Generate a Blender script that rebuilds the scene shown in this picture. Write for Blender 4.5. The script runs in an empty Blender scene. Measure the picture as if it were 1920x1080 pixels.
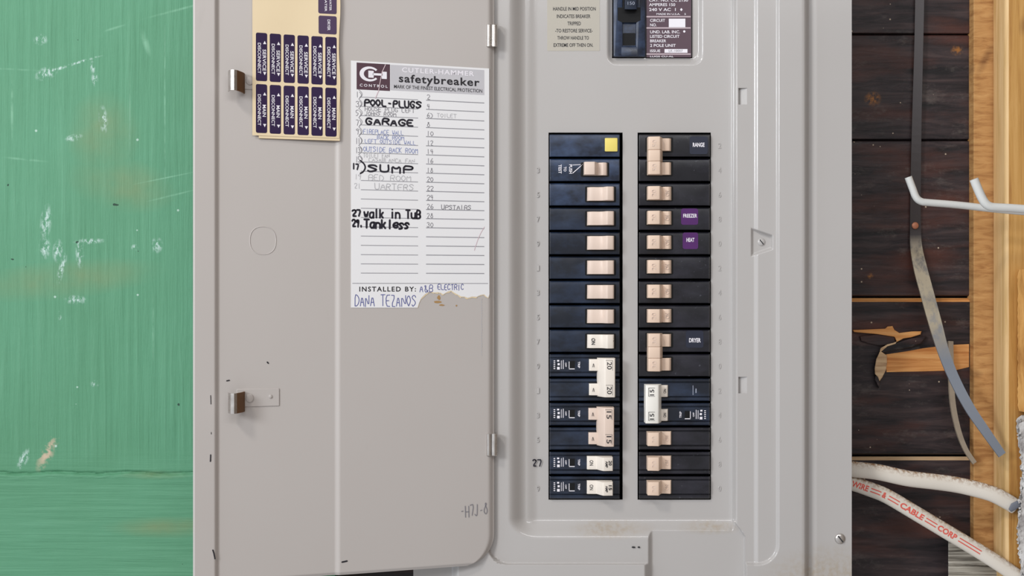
import bpy, bmesh, math, random
import numpy as np
from mathutils import Vector, Matrix

random.seed(7)
rng = np.random.RandomState(11)
SC = bpy.context.scene
COL = SC.collection

# ------------------------------------------------------------------ camera
D = 0.85                      # camera to the flange plane of the panel (m)
S = 0.795 / 1920              # metres per photo pixel on that plane
cam_d = bpy.data.cameras.new('camera')
cam_d.sensor_width = 36.0
cam_d.lens = 36.0 * D / 0.795
cam_d.clip_start = 0.02
cam = bpy.data.objects.new('camera', cam_d)
cam.location = (0, -D, 0)
cam.rotation_euler = (math.pi / 2, 0, 0)
COL.objects.link(cam)
SC.camera = cam

# ------------------------------------------------------------------ world, lights, exposure
w = bpy.data.worlds.new('room_light')
SC.world = w
w.use_nodes = True
wt = w.node_tree
bg = wt.nodes['Background']
# the room round the camera: bright cool side on the left, dim wooden side on the right
tc = wt.nodes.new('ShaderNodeTexCoord')
sx = wt.nodes.new('ShaderNodeSeparateXYZ')
wt.links.new(tc.outputs['Generated'], sx.inputs[0])
mr = wt.nodes.new('ShaderNodeMapRange')
mr.inputs[1].default_value, mr.inputs[2].default_value = -1.0, 1.0
wt.links.new(sx.outputs['X'], mr.inputs[0])
cr = wt.nodes.new('ShaderNodeValToRGB')
cr.color_ramp.elements[0].color = (1.05, 1.13, 1.25, 1)
cr.color_ramp.elements[1].color = (0.20, 0.15, 0.11, 1)
e_ = cr.color_ramp.elements.new(0.45)
e_.color = (0.82, 0.83, 0.86, 1)
e_ = cr.color_ramp.elements.new(0.75)
e_.color = (0.40, 0.34, 0.29, 1)
wt.links.new(mr.outputs[0], cr.inputs[0])
wt.links.new(cr.outputs[0], bg.inputs[0])
bg.inputs[1].default_value = 0.66


def area(name, loc, aim, size, power, color):
    l = bpy.data.lights.new(name, 'AREA')
    l.shape = 'DISK'
    l.size = size
    l.energy = power
    l.color = color
    o = bpy.data.objects.new(name, l)
    o.location = loc
    o.rotation_euler = (Vector(aim) - Vector(loc)).to_track_quat('-Z', 'Y').to_euler()
    COL.objects.link(o)
    return o


area('window_light', (-1.35, -1.5, 0.50), (0, 0, 0), 0.5, 17, (0.92, 0.96, 1.0))
area('ceiling_lamp', (-0.80, -1.15, 1.15), (0.1, 0, 0), 0.24, 7.5, (1.0, 0.95, 0.88))
tube = area('highlight_strip', (0.12, -1.13, 0.64), (0.10, 0, 0), 1.1, 3.2, (0.97, 0.98, 1.0))  # unseen strip light added for the long highlight lines on the cover edges
tube.data.shape = 'RECTANGLE'
tube.data.size_y = 0.09
SC.view_settings.view_transform = 'Standard'
SC.view_settings.look = 'None'
SC.view_settings.exposure = 0.08
SC.view_settings.gamma = 1.0
SC.view_settings.use_curve_mapping = False


# ------------------------------------------------------------------ helpers
def P(px, py, h=0.0):
    """point seen at photo pixel (px, py), h millimetres in front of the flange plane"""
    f = (D - h / 1000) / D
    return Vector(((px - 960) * S * f, -h / 1000, (540 - py) * S * f))


H0 = 8.5                      # hinge line height (mm)
KD = 0.08 / 566
_d0 = D - H0 / 1000
_n = Vector((0.268, -0.963, 0)).normalized()


def Pd(px, fy, l=0.0):
    """point of the open door: px across, fy = height measured at the hinge, l mm off its face"""
    d = _d0 / (1 + KD * (928 - px))
    v = Vector(((px - 960) * S * d / D, d - D, (540 - fy) * S * _d0 / D))
    return v + _n * (l / 1000)


def lin(c):
    return tuple((x / 12.92 if x <= 0.04045 else ((x + 0.055) / 1.055) ** 2.4) for x in [v / 255 for v in c]) + (1,)


def ss(t):
    t = np.clip(t, 0, 1)
    return t * t * (3 - 2 * t)


class NT:
    """small node helper"""
    def __init__(s, name, rough=0.5, metal=0.0, spec=0.5):
        s.m = bpy.data.materials.new(name)
        s.m.use_nodes = True
        s.t = s.m.node_tree
        s.b = s.t.nodes['Principled BSDF']
        s.b.inputs['Roughness'].default_value = rough
        s.b.inputs['Metallic'].default_value = metal
        s.b.inputs['Specular IOR Level'].default_value = spec
        s.co = None

    def n(s, typ, **kw):
        nd = s.t.nodes.new(typ)
        for k, v in kw.items():
            setattr(nd, k, v)
        return nd

    def l(s, a, b):
        s.t.links.new(a, b)

    def pos(s, scale=(1, 1, 1), rot=(0, 0, 0), loc=(0, 0, 0)):
        if s.co is None:
            s.co = s.n('ShaderNodeNewGeometry').outputs['Position']
        mp = s.n('ShaderNodeMapping')
        mp.inputs['Scale'].default_value = scale
        mp.inputs['Rotation'].default_value = rot
        mp.inputs['Location'].default_value = loc
        s.l(s.co, mp.inputs['Vector'])
        return mp.outputs[0]

    def noise(s, scale, vec, detail=4, rough=0.55, dist=0.0):
        nd = s.n('ShaderNodeTexNoise')
        nd.inputs['Scale'].default_value = scale
        nd.inputs['Detail'].default_value = detail
        nd.inputs['Roughness'].default_value = rough
        nd.inputs['Distortion'].default_value = dist
        s.l(vec, nd.inputs['Vector'])
        return nd.outputs['Fac']

    def voro(s, scale, vec):
        nd = s.n('ShaderNodeTexVoronoi')
        nd.inputs['Scale'].default_value = scale
        s.l(vec, nd.inputs['Vector'])
        return nd

    def rng(s, fac, a, b, c=0.0, d=1.0):
        nd = s.n('ShaderNodeMapRange')
        for i, v in enumerate((a, b, c, d)):
            nd.inputs[i + 1].default_value = v
        s.l(fac, nd.inputs[0])
        return nd.outputs[0]

    def math(s, op, a, b=None):
        nd = s.n('ShaderNodeMath', operation=op)
        for i, v in enumerate((a, b)):
            if v is None:
                continue
            if isinstance(v, (int, float)):
                nd.inputs[i].default_value = v
            else:
                s.l(v, nd.inputs[i])
        return nd.outputs[0]

    def mix(s, fac, a, b):
        nd = s.n('ShaderNodeMix', data_type='RGBA')
        if isinstance(fac, (int, float)):
            nd.inputs[0].default_value = fac
        else:
            s.l(fac, nd.inputs[0])
        for i, v in ((6, a), (7, b)):
            if isinstance(v, tuple):
                nd.inputs[i].default_value = v
            else:
                s.l(v, nd.inputs[i])
        return nd.outputs[2]

    def spot(s, c, r, rot=0.0):
        """soft ellipse mask round a world point; r = radii in metres"""
        if s.co is None:
            s.co = s.n('ShaderNodeNewGeometry').outputs['Position']
        sb = s.n('ShaderNodeVectorMath', operation='SUBTRACT')
        s.l(s.co, sb.inputs[0])
        sb.inputs[1].default_value = c
        mp = s.n('ShaderNodeMapping', vector_type='TEXTURE')
        mp.inputs['Rotation'].default_value = (0, rot, 0)
        mp.inputs['Scale'].default_value = (r[0], 1.0, r[1])
        s.l(sb.outputs[0], mp.inputs['Vector'])
        ln = s.n('ShaderNodeVectorMath', operation='LENGTH')
        s.l(mp.outputs[0], ln.inputs[0])
        return s.rng(ln.outputs['Value'], 1.0, 0.25)

    def color(s, v):
        if isinstance(v, tuple):
            s.b.inputs['Base Color'].default_value = v
        else:
            s.l(v, s.b.inputs['Base Color'])

    def bump(s, h, strength=0.3, dist=0.001):
        b = s.n('ShaderNodeBump')
        b.inputs['Strength'].default_value = strength
        b.inputs['Distance'].default_value = dist
        s.l(h, b.inputs['Height'])
        s.l(b.outputs[0], s.b.inputs['Normal'])

    def rough(s, v):
        s.l(v, s.b.inputs['Roughness'])


def plain(name, rgb, rough=0.5, metal=0.0, spec=0.5, var=0.06, scale=60):
    k = NT(name, rough, metal, spec)
    c = lin(rgb)
    f = k.noise(scale, k.pos())
    k.color(k.mix(f, tuple(x * (1 - var) for x in c[:3]) + (1,), tuple(min(1, x * (1 + var)) for x in c[:3]) + (1,)))
    return k.m


# ------------------------------------------------------------------ materials
M = {}
# grey enamel of the cover, with brown dust that lies on the lower slope
k = NT('grey_enamel', 0.15, 0, 0.7)
base = k.mix(k.noise(6, k.pos()), lin((178, 174, 171)), lin((185, 181, 178)))
dust = None
for c, r in ((P(1145, 993, 0), (0.034, 0.008)), (P(1330, 990, 0), (0.026, 0.006)), (P(1128, 990, 0), (0.02, 0.006)), (P(1550, 1085, 0), (0.06, 0.03))):
    m_ = k.spot(c, r)
    dust = m_ if dust is None else k.math('MAXIMUM', dust, m_)
grit = k.rng(k.noise(260, k.pos(), 5), 0.4, 0.62)
fac = k.math('MULTIPLY', dust, k.math('MULTIPLY', k.math('ADD', grit, 0.45), 0.55))
k.color(k.mix(k.math('MULTIPLY', fac, 0.55), base, lin((160, 138, 102))))
k.bump(k.noise(420, k.pos(), 2), 0.05, 0.0004)
M['enamel'] = k.m
k = NT('grey_enamel_door', 0.38, 0, 0.45)
base = k.mix(k.noise(5, k.pos()), lin((184, 177, 172)), lin((190, 184, 180)))
sc1 = k.math('MULTIPLY', k.rng(k.noise(35, k.pos((1, 1, 0.25)), 5), 0.66, 0.72), 0.10)
k.color(k.mix(sc1, base, lin((150, 144, 138))))
M['door'] = k.m

# green painted board
k = NT('green_paint', 0.6, 0, 0.3)
v = k.noise(5, k.pos(), 5)
base = k.mix(k.rng(v, 0.3, 0.7), lin((86, 142, 108)), lin((95, 154, 122)))
streak = k.noise(9, k.pos((24, 1, 0.9), (0, 0.05, 0)), 6, 0.65, 0.35)
hstreak = k.noise(9, k.pos((1.0, 1, 30), (0, 0.02, 0)), 5, 0.6)
geo = k.n('ShaderNodeSeparateXYZ')
k.l(k.co, geo.inputs[0])
lower = k.rng(geo.outputs['Z'], -0.120, -0.150)
st = k.n('ShaderNodeMix', data_type='FLOAT')
k.l(lower, st.inputs[0]); k.l(streak, st.inputs[2]); k.l(hstreak, st.inputs[3])
base = k.mix(k.math('MULTIPLY', k.rng(st.outputs[0], 0.52, 0.75), 0.30), base, lin((118, 174, 142)))
base = k.mix(k.math('MULTIPLY', k.rng(st.outputs[0], 0.48, 0.28), 0.28), base, lin((64, 118, 86)))
tan = None
for c, r, ro in ((P(225, 345), (0.045, 0.022), 0.2), (P(110, 525), (0.085, 0.016), -0.1), (P(315, 990), (0.055, 0.009), 0), (P(190, 250), (0.03, 0.035), 0), (P(290, 892), (0.03, 0.004), 0)):
    m_ = k.spot(c, r, ro)
    tan = m_ if tan is None else k.math('MAXIMUM', tan, m_)
base = k.mix(k.math('MULTIPLY', tan, k.rng(k.noise(30, k.pos(), 5), 0.3, 0.75, 0.08, 0.5)), base, lin((138, 140, 96)))
scuff = None
for c, r, ro in ((P(82, 136), (0.010, 0.0055), -0.3), (P(105, 127), (0.016, 0.0016), -0.28), (P(150, 113), (0.018, 0.0012), -0.28), (P(170, 125), (0.0022, 0.006), -0.1), (P(174, 147), (0.003, 0.006), -0.1), (P(190, 222), (0.004, 0.012), -0.1),
                 (P(134, 257), (0.008, 0.003), -0.2), (P(80, 464), (0.0052, 0.010), 0), (P(82, 415), (0.005, 0.015), 0.1), (P(104, 470), (0.0045, 0.010), 0.1), (P(112, 503), (0.003, 0.014), 0.25), (P(165, 452), (0.014, 0.0025), -0.05), (P(146, 472), (0.004, 0.014), 0),
                 (P(291, 459), (0.005, 0.007), 0), (P(249, 464), (0.003, 0.003), 0), (P(72, 72), (0.006, 0.005), 0), (P(174, 720), (0.004, 0.003), 0), (P(40, 862), (0.004, 0.010), 0.5), (P(108, 592), (0.002, 0.004), 0), (P(138, 562), (0.010, 0.004), 0)):
    m_ = k.spot(c, r, ro)
    scuff = m_ if scuff is None else k.math('MAXIMUM', scuff, m_)
chip = k.rng(k.noise(420, k.pos((1, 1, 0.55)), 6, 0.7), 0.47, 0.58)
base = k.mix(k.math('MULTIPLY', k.math('MULTIPLY', scuff, chip), 0.8), base, lin((203, 224, 220)))
scr = None
for c, r, ro in ((P(306, 200), (0.0008, 0.085), 0), (P(330, 16), (0.032, 0.0012), -0.26), (P(318, 366), (0.022, 0.0009), -0.24), (P(310, 332), (0.03, 0.0007), -0.2), (P(20, 128), (0.03, 0.001), 0.05), (P(45, 298), (0.02, 0.0012), 0.1), (P(212, 50), (0.010, 0.0012), -0.3), (P(270, 78), (0.003, 0.012), -0.3), (P(18, 200), (0.0014, 0.03), 0), (P(284, 620), (0.0012, 0.03), 0), (P(240, 230), (0.0008, 0.05), 0)):
    m_ = k.spot(c, r, ro)
    scr = m_ if scr is None else k.math('MAXIMUM', scr, m_)
base = k.mix(k.math('MULTIPLY', k.math('MULTIPLY', scr, k.rng(k.noise(90, k.pos(), 4), 0.35, 0.6)), 0.55), base, lin((140, 190, 160)))
pk = k.spot(P(85, 850), (0.006, 0.018), 0.5)
base = k.mix(k.math('MULTIPLY', pk, k.rng(k.noise(160, k.pos()), 0.45, 0.55)), base, lin((196, 176, 152)))
wv = k.n('ShaderNodeTexNoise'); wv.inputs['Scale'].default_value = 60
k.l(k.co, wv.inputs['Vector'])
vo = k.voro(62, k.mix(0.02, k.pos(), wv.outputs['Color']))
wn = k.n('ShaderNodeSeparateColor')
k.l(vo.outputs['Color'], wn.inputs[0])
speck = k.math('MULTIPLY', k.math('LESS_THAN', vo.outputs['Distance'], 0.085), k.math('GREATER_THAN', wn.outputs[0], 0.66))
base = k.mix(k.math('MULTIPLY', speck, 0.85), base, lin((28, 46, 40)))
vo2 = k.voro(62, k.pos(loc=(3, 1, 2)))
wn2 = k.n('ShaderNodeSeparateColor')
k.l(vo2.outputs['Color'], wn2.inputs[0])
speck2 = k.math('MULTIPLY', k.math('LESS_THAN', vo2.outputs['Distance'], 0.06), k.math('GREATER_THAN', wn2.outputs[0], 0.8))
base = k.mix(k.math('MULTIPLY', speck2, 0.7), base, lin((190, 216, 204)))
k.color(base)
k.bump(k.math('ADD', st.outputs[0], k.math('MULTIPLY', k.noise(60, k.pos(), 5), 0.45)), 0.7, 0.0014)
M['green'] = k.m


def wood(name, dark, mid, light, sc=(60, 60, 4), rough=0.6, red=None, dusty=False, bumpd=0.0008, rot=(0, 0, 0), knots=()):
    k = NT(name, rough, 0, 0.4)
    g = k.noise(3.2, k.pos(sc, rot), 6, 0.6, 0.6)
    g2 = k.noise(9, k.pos((6, 6, 6)), 4)
    c = k.mix(k.rng(g, 0.35, 0.5), lin(dark), lin(mid))
    c = k.mix(k.rng(g, 0.5, 0.72), c, lin(light))
    if red:
        c = k.mix(k.math('MULTIPLY', k.rng(k.noise(5, k.pos((2, 2, 9), rot), 4), 0.5, 0.72), 0.75), c, lin(red))
    if dusty:
        v = k.voro(190, k.mix(0.012, k.pos(), k.n('ShaderNodeTexNoise').outputs['Color']))
        q = k.n('ShaderNodeSeparateColor')
        k.l(v.outputs['Color'], q.inputs[0])
        sp = k.math('MULTIPLY', k.math('LESS_THAN', v.outputs['Distance'], 0.13), k.math('GREATER_THAN', q.outputs[0], 0.91))
        c = k.mix(k.math('MULTIPLY', sp, 0.85), c, lin((186, 168, 146)))
        gr = k.rng(k.noise(30, k.pos((1, 1, 2.2)), 8, 0.75), 0.56, 0.76)
        c = k.mix(k.math('MULTIPLY', gr, 0.5), c, lin((112, 104, 98)))
        for pp, rr in ((P(1637, 185, -75), (0.008, 0.007)), (P(1795, 94, -75), (0.006, 0.005)), (P(1632, 517, -75), (0.003, 0.003))):
            ks = k.math('MULTIPLY', k.spot(pp, rr), k.rng(k.noise(330, k.pos(), 3), 0.4, 0.6))
            c = k.mix(ks, c, lin((150, 96, 40)))
    for pp, rr, ro in knots:
        c = k.mix(k.math('MULTIPLY', k.spot(pp, rr, ro), k.rng(g, 0.3, 0.6, 0.75, 0.35)), c, lin((98, 58, 30)))
    k.color(c)
    k.bump(k.math('ADD', g, k.math('MULTIPLY', k.noise(90, k.pos(), 5), 0.5)), 0.55, bumpd)
    return k.m


M['plank'] = wood('dark_planks', (20, 17, 20), (45, 36, 38), (72, 58, 57), (5, 50, 45), 0.5, (84, 46, 36), True, 0.0014)
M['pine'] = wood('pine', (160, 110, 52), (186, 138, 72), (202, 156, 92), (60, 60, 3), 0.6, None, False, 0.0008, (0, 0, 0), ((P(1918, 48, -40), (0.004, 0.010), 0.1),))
M['pine_side'] = wood('pale_pine_side', (204, 166, 108), (222, 184, 130), (232, 198, 146), (60, 60, 3), 0.5)  # paler tone for the stud's side and rounded edge
M['pine_rough'] = wood('sawn_pine', (158, 110, 62), (184, 136, 82), (200, 154, 98), (14, 14, 70), 0.75, None, False, 0.001, (0, 0, 0), ((P(1847, 112, -66), (0.0045, 0.017), 0.45), (P(1824, 128, -66), (0.0025, 0.006), 0), (P(1832, 700, -66), (0.006, 0.004), 0.2)))
M['raw'] = wood('raw_split_wood', (186, 118, 60), (216, 152, 88), (232, 178, 116), (4, 40, 60), 0.7)
M['rawpale'] = wood('pale_split_wood', (168, 134, 100), (200, 168, 130), (216, 188, 150), (5, 40, 70), 0.75)
M['grey_wood'] = wood('weathered_wood', (70, 64, 56), (148, 142, 130), (206, 200, 188), (6, 40, 120), 0.85, None, False, 0.002, (0, -0.35, 0))
M['gypsum'] = wood('torn_gypsum', (150, 144, 142), (198, 194, 190), (224, 222, 220), (30, 30, 30), 0.9, None, False, 0.003)
M['board'] = wood('fibre_edge', (170, 118, 60), (206, 152, 84), (224, 176, 108), (40, 40, 8), 0.8, None, False, 0.002)

# breaker plastics, paper, metal
k = NT('black_bakelite', 0.34, 0, 0.5)
c = k.mix(k.rng(k.noise(26, k.pos((1, 1, 2)), 6, 0.65), 0.45, 0.75), lin((25, 25, 31)), lin((46, 45, 55)))
c = k.mix(k.math('MULTIPLY', k.rng(k.noise(420, k.pos((1, 1, 1)), 4), 0.66, 0.74), 0.35), c, lin((110, 112, 122)))
k.color(c)
k.rough(k.rng(k.noise(50, k.pos(), 4), 0.3, 0.7, 0.22, 0.5))
M['black'] = k.m
k = NT('sheen_navy_bakelite', 0.36, 0, 0.55)
c = k.mix(k.rng(k.noise(34, k.pos((1, 1, 1.6)), 6, 0.65), 0.40, 0.72), lin((23, 31, 48)), lin((64, 82, 114)))  # bluish reflected sheen mixed into the navy base colour by noise
k.color(c)
k.rough(k.rng(k.noise(50, k.pos(), 4), 0.3, 0.7, 0.25, 0.5))
M['navy'] = k.m
k = NT('blue_black_bakelite', 0.34, 0, 0.5)
c = k.mix(k.rng(k.noise(30, k.pos((1, 1, 1.8)), 6, 0.65), 0.42, 0.75), lin((20, 26, 38)), lin((44, 57, 80)))
k.color(c)
k.rough(k.rng(k.noise(50, k.pos(), 4), 0.3, 0.7, 0.22, 0.48))
M['blue'] = k.m
M['tan'] = plain('tan_rocker_plastic', (220, 199, 184), 0.42, 0, 0.4, 0.05)
M['peach'] = plain('peach_rocker_plastic', (222, 196, 175), 0.42, 0, 0.4, 0.05)
M['offwhite'] = plain('off_white_rocker_plastic', (232, 222, 210), 0.42, 0, 0.4, 0.04)
M['white'] = plain('white_handle_plastic', (240, 236, 228), 0.4, 0, 0.4, 0.03)
M['yellow'] = plain('yellow_button', (232, 212, 112), 0.45, 0, 0.4, 0.08)
M['cavity'] = plain('black_cavity', (8, 8, 10), 0.6, 0, 0.3)
M['steel_dark'] = plain('enclosure_steel', (58, 58, 60), 0.6, 0.2, 0.4)
k = NT('plated_steel', 0.28, 0.85, 0.5)
k.color(k.mix(k.noise(120, k.pos((1, 1, 0.5)), 5), lin((168, 160, 152)), lin((224, 220, 216))))
k.rough(k.rng(k.noise(160, k.pos(), 4), 0.3, 0.7, 0.2, 0.42))
M['chrome'] = k.m
M['arm_shade'] = plain('shaded_latch_steel', (112, 78, 48), 0.6, 0.2, 0.4, 0.15, 200)  # brown base colour stands for shade on the arm's right-facing side
M['card'] = plain('white_card', (233, 232, 233), 0.7, 0, 0.25, 0.015, 30)
M['header'] = plain('grey_print', (196, 194, 198), 0.7, 0, 0.25, 0.03, 200)
M['maroon'] = plain('maroon_print', (84, 60, 70), 0.6, 0, 0.3, 0.06, 200)
M['plate'] = plain('maroon_plate', (88, 68, 78), 0.5, 0, 0.4, 0.12, 40)
M['cream'] = plain('cream_backing_paper', (228, 208, 172), 0.6, 0, 0.3, 0.04, 25)
M['cream_edge'] = plain('brown_paper_edge', (170, 134, 88), 0.7, 0, 0.3, 0.15, 200)
M['purple'] = plain('purple_sticker', (38, 15, 60), 0.5, 0, 0.3, 0.15, 30)
M['purple2'] = plain('faded_purple_sticker', (80, 34, 98), 0.4, 0, 0.4, 0.15, 60)
M['plum'] = plain('plum_sticker', (64, 40, 76), 0.4, 0, 0.4, 0.12, 40)
M['darksticker'] = plain('black_sticker', (38, 42, 58), 0.3, 0, 0.5, 0.1)
M['tag'] = plain('warning_label_paper', (182, 176, 164), 0.55, 0, 0.35, 0.03)
M['ink'] = plain('black_ink', (30, 28, 34), 0.6)
M['marker'] = plain('black_marker_ink', (22, 18, 34), 0.5)
M['blueink'] = plain('blue_pen_ink', (82, 88, 150), 0.6)
M['paleblue'] = plain('faded_blue_pen_ink', (138, 148, 190), 0.6)
M['pencil'] = plain('pencil_graphite', (128, 126, 132), 0.6)
M['palepencil'] = plain('faded_pencil_graphite', (184, 183, 186), 0.6)
M['rule'] = plain('grey_ruled_ink', (150, 149, 154), 0.6)
M['whiteink'] = plain('white_ink', (236, 232, 238), 0.6)
M['greyink'] = plain('pale_grey_ink', (150, 156, 172), 0.6)
M['pinkline'] = plain('pink_grey_ink', (190, 172, 178), 0.6)
M['redink'] = plain('red_ink', (222, 92, 78), 0.6)
M['crease'] = plain('paper_crease', (212, 190, 196), 0.7)
M['hookpaint'] = plain('white_coated_wire', (206, 206, 202), 0.4, 0, 0.5, 0.04, 120)
M['copper'] = plain('coppery_nail', (172, 112, 84), 0.5, 0.3, 0.5, 0.12, 300)
k = NT('dusty_strap_steel', 0.4, 0.25, 0.5)
geo = k.n('ShaderNodeSeparateXYZ')
k.pos()
k.l(k.co, geo.inputs[0])
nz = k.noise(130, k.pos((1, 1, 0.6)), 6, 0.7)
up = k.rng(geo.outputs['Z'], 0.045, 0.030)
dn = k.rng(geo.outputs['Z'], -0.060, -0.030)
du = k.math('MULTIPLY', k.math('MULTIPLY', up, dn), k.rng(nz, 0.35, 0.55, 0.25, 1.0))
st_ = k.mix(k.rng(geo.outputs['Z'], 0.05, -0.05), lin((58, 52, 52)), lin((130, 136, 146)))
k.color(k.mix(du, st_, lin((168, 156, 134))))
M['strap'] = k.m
M['strap2'] = plain('tan_strap_edge', (158, 144, 126), 0.55, 0.1, 0.4, 0.2, 160)
k = NT('white_cable_sheath', 0.5, 0, 0.4)
c = k.mix(k.noise(25, k.pos(), 4), lin((214, 204, 190)), lin((228, 221, 210)))
n_ = k.n('ShaderNodeNewGeometry')
sp = k.n('ShaderNodeSeparateXYZ')
k.l(n_.outputs['Normal'], sp.inputs[0])
top = k.rng(sp.outputs['Z'], 0.1, 0.85)
c = k.mix(k.math('MULTIPLY', top, k.rng(k.noise(420, k.pos(), 5, 0.7), 0.42, 0.60)), c, lin((140, 98, 50)))
k.color(c)
M['cable'] = k.m


# ------------------------------------------------------------------ objects
LOC = {}


def props(o, label=None, cat=None, group=None, kind=None):
    if label: o['label'] = label
    if cat: o['category'] = cat
    if group: o['group'] = group
    if kind: o['kind'] = kind
    return o


def thing(name, loc, label, cat, group=None, kind=None):
    o = bpy.data.objects.new(name, None)
    o.empty_display_size = 0.01
    COL.objects.link(o)
    o.location = loc
    LOC[o.name] = Vector(loc)
    return props(o, label, cat, group, kind)


class MB:
    def __init__(s):
        s.v = []
        s.f = []
        s.mi = []

    def add(s, verts, faces, mi=0):
        n = len(s.v)
        s.v += [tuple(p) for p in verts]
        s.f += [tuple(n + i for i in f) for f in faces]
        s.mi += [mi] * len(faces)
        return s

    def bm(s, bm, mi=0):
        bm.verts.index_update()
        s.add([v.co for v in bm.verts], [[v.index for v in f.verts] for f in bm.faces], mi)
        bm.free()
        return s

    def box(s, p0, p1, bevel=0, seg=2, mi=0, M4=None):
        bm = bmesh.new()
        bmesh.ops.create_cube(bm, size=1)
        c = (Vector(p0) + Vector(p1)) / 2
        d = Vector([abs(a - b) for a, b in zip(p0, p1)])
        for v in bm.verts:
            v.co = Vector((v.co.x * d.x, v.co.y * d.y, v.co.z * d.z)) + c
        if bevel:
            bmesh.ops.bevel(bm, geom=bm.edges[:], offset=bevel, segments=seg, affect='EDGES', profile=0.5)
        if M4:
            bmesh.ops.transform(bm, matrix=M4, verts=bm.verts)
        return s.bm(bm, mi)

    def prism(s, pts, h0, h1, fn, bevel=0, mi=0, seg=2):
        """polygon in (px,py) from lift h0 (back) to h1 (front) through map fn"""
        bm = bmesh.new()
        a = [bm.verts.new(fn(x, y, h0)) for x, y in pts]
        b = [bm.verts.new(fn(x, y, h1)) for x, y in pts]
        n = len(pts)
        bm.faces.new(b)
        bm.faces.new(a[::-1])
        sides = [bm.faces.new((a[i], a[(i + 1) % n], b[(i + 1) % n], b[i])) for i in range(n)]
        bmesh.ops.recalc_face_normals(bm, faces=bm.faces)
        if bevel:
            es = [e for e in bm.edges if e.verts[0] in b and e.verts[1] in b]
            bmesh.ops.bevel(bm, geom=es, offset=bevel, segments=seg, affect='EDGES', profile=0.5)
        return s.bm(bm, mi)

    def tube(s, path, r, n=12, rz=None, mi=0, twist=None):
        """round / oval tube along a path; r in plane of view, rz in depth"""
        path = [Vector(p) for p in path]
        rz = r if rz is None else rz
        rings = []
        for i, p in enumerate(path):
            t = (path[min(i + 1, len(path) - 1)] - path[max(i - 1, 0)]).normalized()
            side = t.cross(Vector((0, -1, 0)))
            if side.length < 1e-4:
                side = Vector((0, 0, 1))
            side.normalize()
            up = side.cross(t).normalized()
            if twist:
                a = twist[i]
                side, up = side * math.cos(a) + up * math.sin(a), up * math.cos(a) - side * math.sin(a)
            rr = r[i] if isinstance(r, (list, tuple)) else r
            r2 = rz[i] if isinstance(rz, (list, tuple)) else rz
            rings.append([p + side * (rr * math.cos(2 * math.pi * j / n)) + up * (r2 * math.sin(2 * math.pi * j / n)) for j in range(n)])
        vs = [q for rg in rings for q in rg]
        fs = []
        for i in range(len(rings) - 1):
            for j in range(n):
                fs.append((i * n + j, i * n + (j + 1) % n, (i + 1) * n + (j + 1) % n, (i + 1) * n + j))
        fs.append(tuple(range(n))[::-1])
        fs.append(tuple((len(rings) - 1) * n + j for j in range(n)))
        return s.add(vs, fs, mi)

    def ribbon(s, pts, wd, fn, lift=0.15, mi=0):
        """pen stroke in pixel space"""
        for (x0, y0), (x1, y1) in zip(pts[:-1], pts[1:]):
            dx, dy = x1 - x0, y1 - y0
            L = math.hypot(dx, dy) or 1e-6
            ux, uy = -dy / L * wd / 2, dx / L * wd / 2
            s.add([fn(x0 + ux, y0 + uy, lift), fn(x0 - ux, y0 - uy, lift), fn(x1 - ux, y1 - uy, lift), fn(x1 + ux, y1 + uy, lift)], [(0, 1, 2, 3)], mi)
        for x, y in pts:
            s.add([fn(x + wd / 2 * math.cos(a * math.pi / 3), y + wd / 2 * math.sin(a * math.pi / 3), lift + 0.01) for a in range(6)], [(0, 1, 2, 3, 4, 5)], mi)
        return s

    def poly(s, pts, fn, lift, mi=0):
        return s.add([fn(x, y, lift) for x, y in pts], [tuple(range(len(pts)))], mi)

    def rect(s, x0, y0, x1, y1, fn, lift, mi=0):
        return s.poly([(x0, y0), (x0, y1), (x1, y1), (x1, y0)], fn, lift, mi)

    def text(s, st, x0, y0, x1, y1, fn, lift=0.15, rot=0, bold=0.0, ext=0.0, mi=0, space=1.0):
        """string set in the pixel box (x0,y0)-(x1,y1); rot 90 reads downwards"""
        cu = bpy.data.curves.new('t', 'FONT')
        cu.body = st
        cu.offset = bold
        cu.space_character = space
        cu.resolution_u = 3
        ob = bpy.data.objects.new('t', cu)
        COL.objects.link(ob)
        dg = bpy.context.evaluated_depsgraph_get()
        me = bpy.data.meshes.new_from_object(ob.evaluated_get(dg))
        vs = [(v.co.x, v.co.y) for v in me.vertices]
        fs = [tuple(p.vertices) for p in me.polygons]
        bpy.data.objects.remove(ob)
        bpy.data.curves.remove(cu)
        bpy.data.meshes.remove(me)
        if not vs:
            return s
        a0, a1 = min(p[0] for p in vs), max(p[0] for p in vs)
        b0, b1 = min(p[1] for p in vs), max(p[1] for p in vs)
        out = []
        for u, v in vs:
            u = (u - a0) / max(a1 - a0, 1e-6)
            v = (v - b0) / max(b1 - b0, 1e-6)
            if rot == 0:
                x, y = x0 + u * (x1 - x0), y1 + v * (y0 - y1)
            elif rot == 90:
                x, y = x0 + v * (x1 - x0), y0 + u * (y1 - y0)
            else:
                x, y = x1 + v * (x0 - x1), y1 + u * (y0 - y1)
            out.append((x, y))
        s.add([fn(x, y, lift) for x, y in out], fs, mi)
        if ext:
            n = len(out)
            cnt = {}
            for f in fs:
                for i in range(len(f)):
                    e = (f[i], f[(i + 1) % len(f)])
                    cnt[tuple(sorted(e))] = cnt.get(tuple(sorted(e)), 0) + 1
            for (a, b), q in cnt.items():
                if q == 1:
                    s.add([fn(*out[a], lift), fn(*out[b], lift), fn(*out[b], lift - ext), fn(*out[a], lift - ext)], [(0, 1, 2, 3)], mi)
        return s

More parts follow.
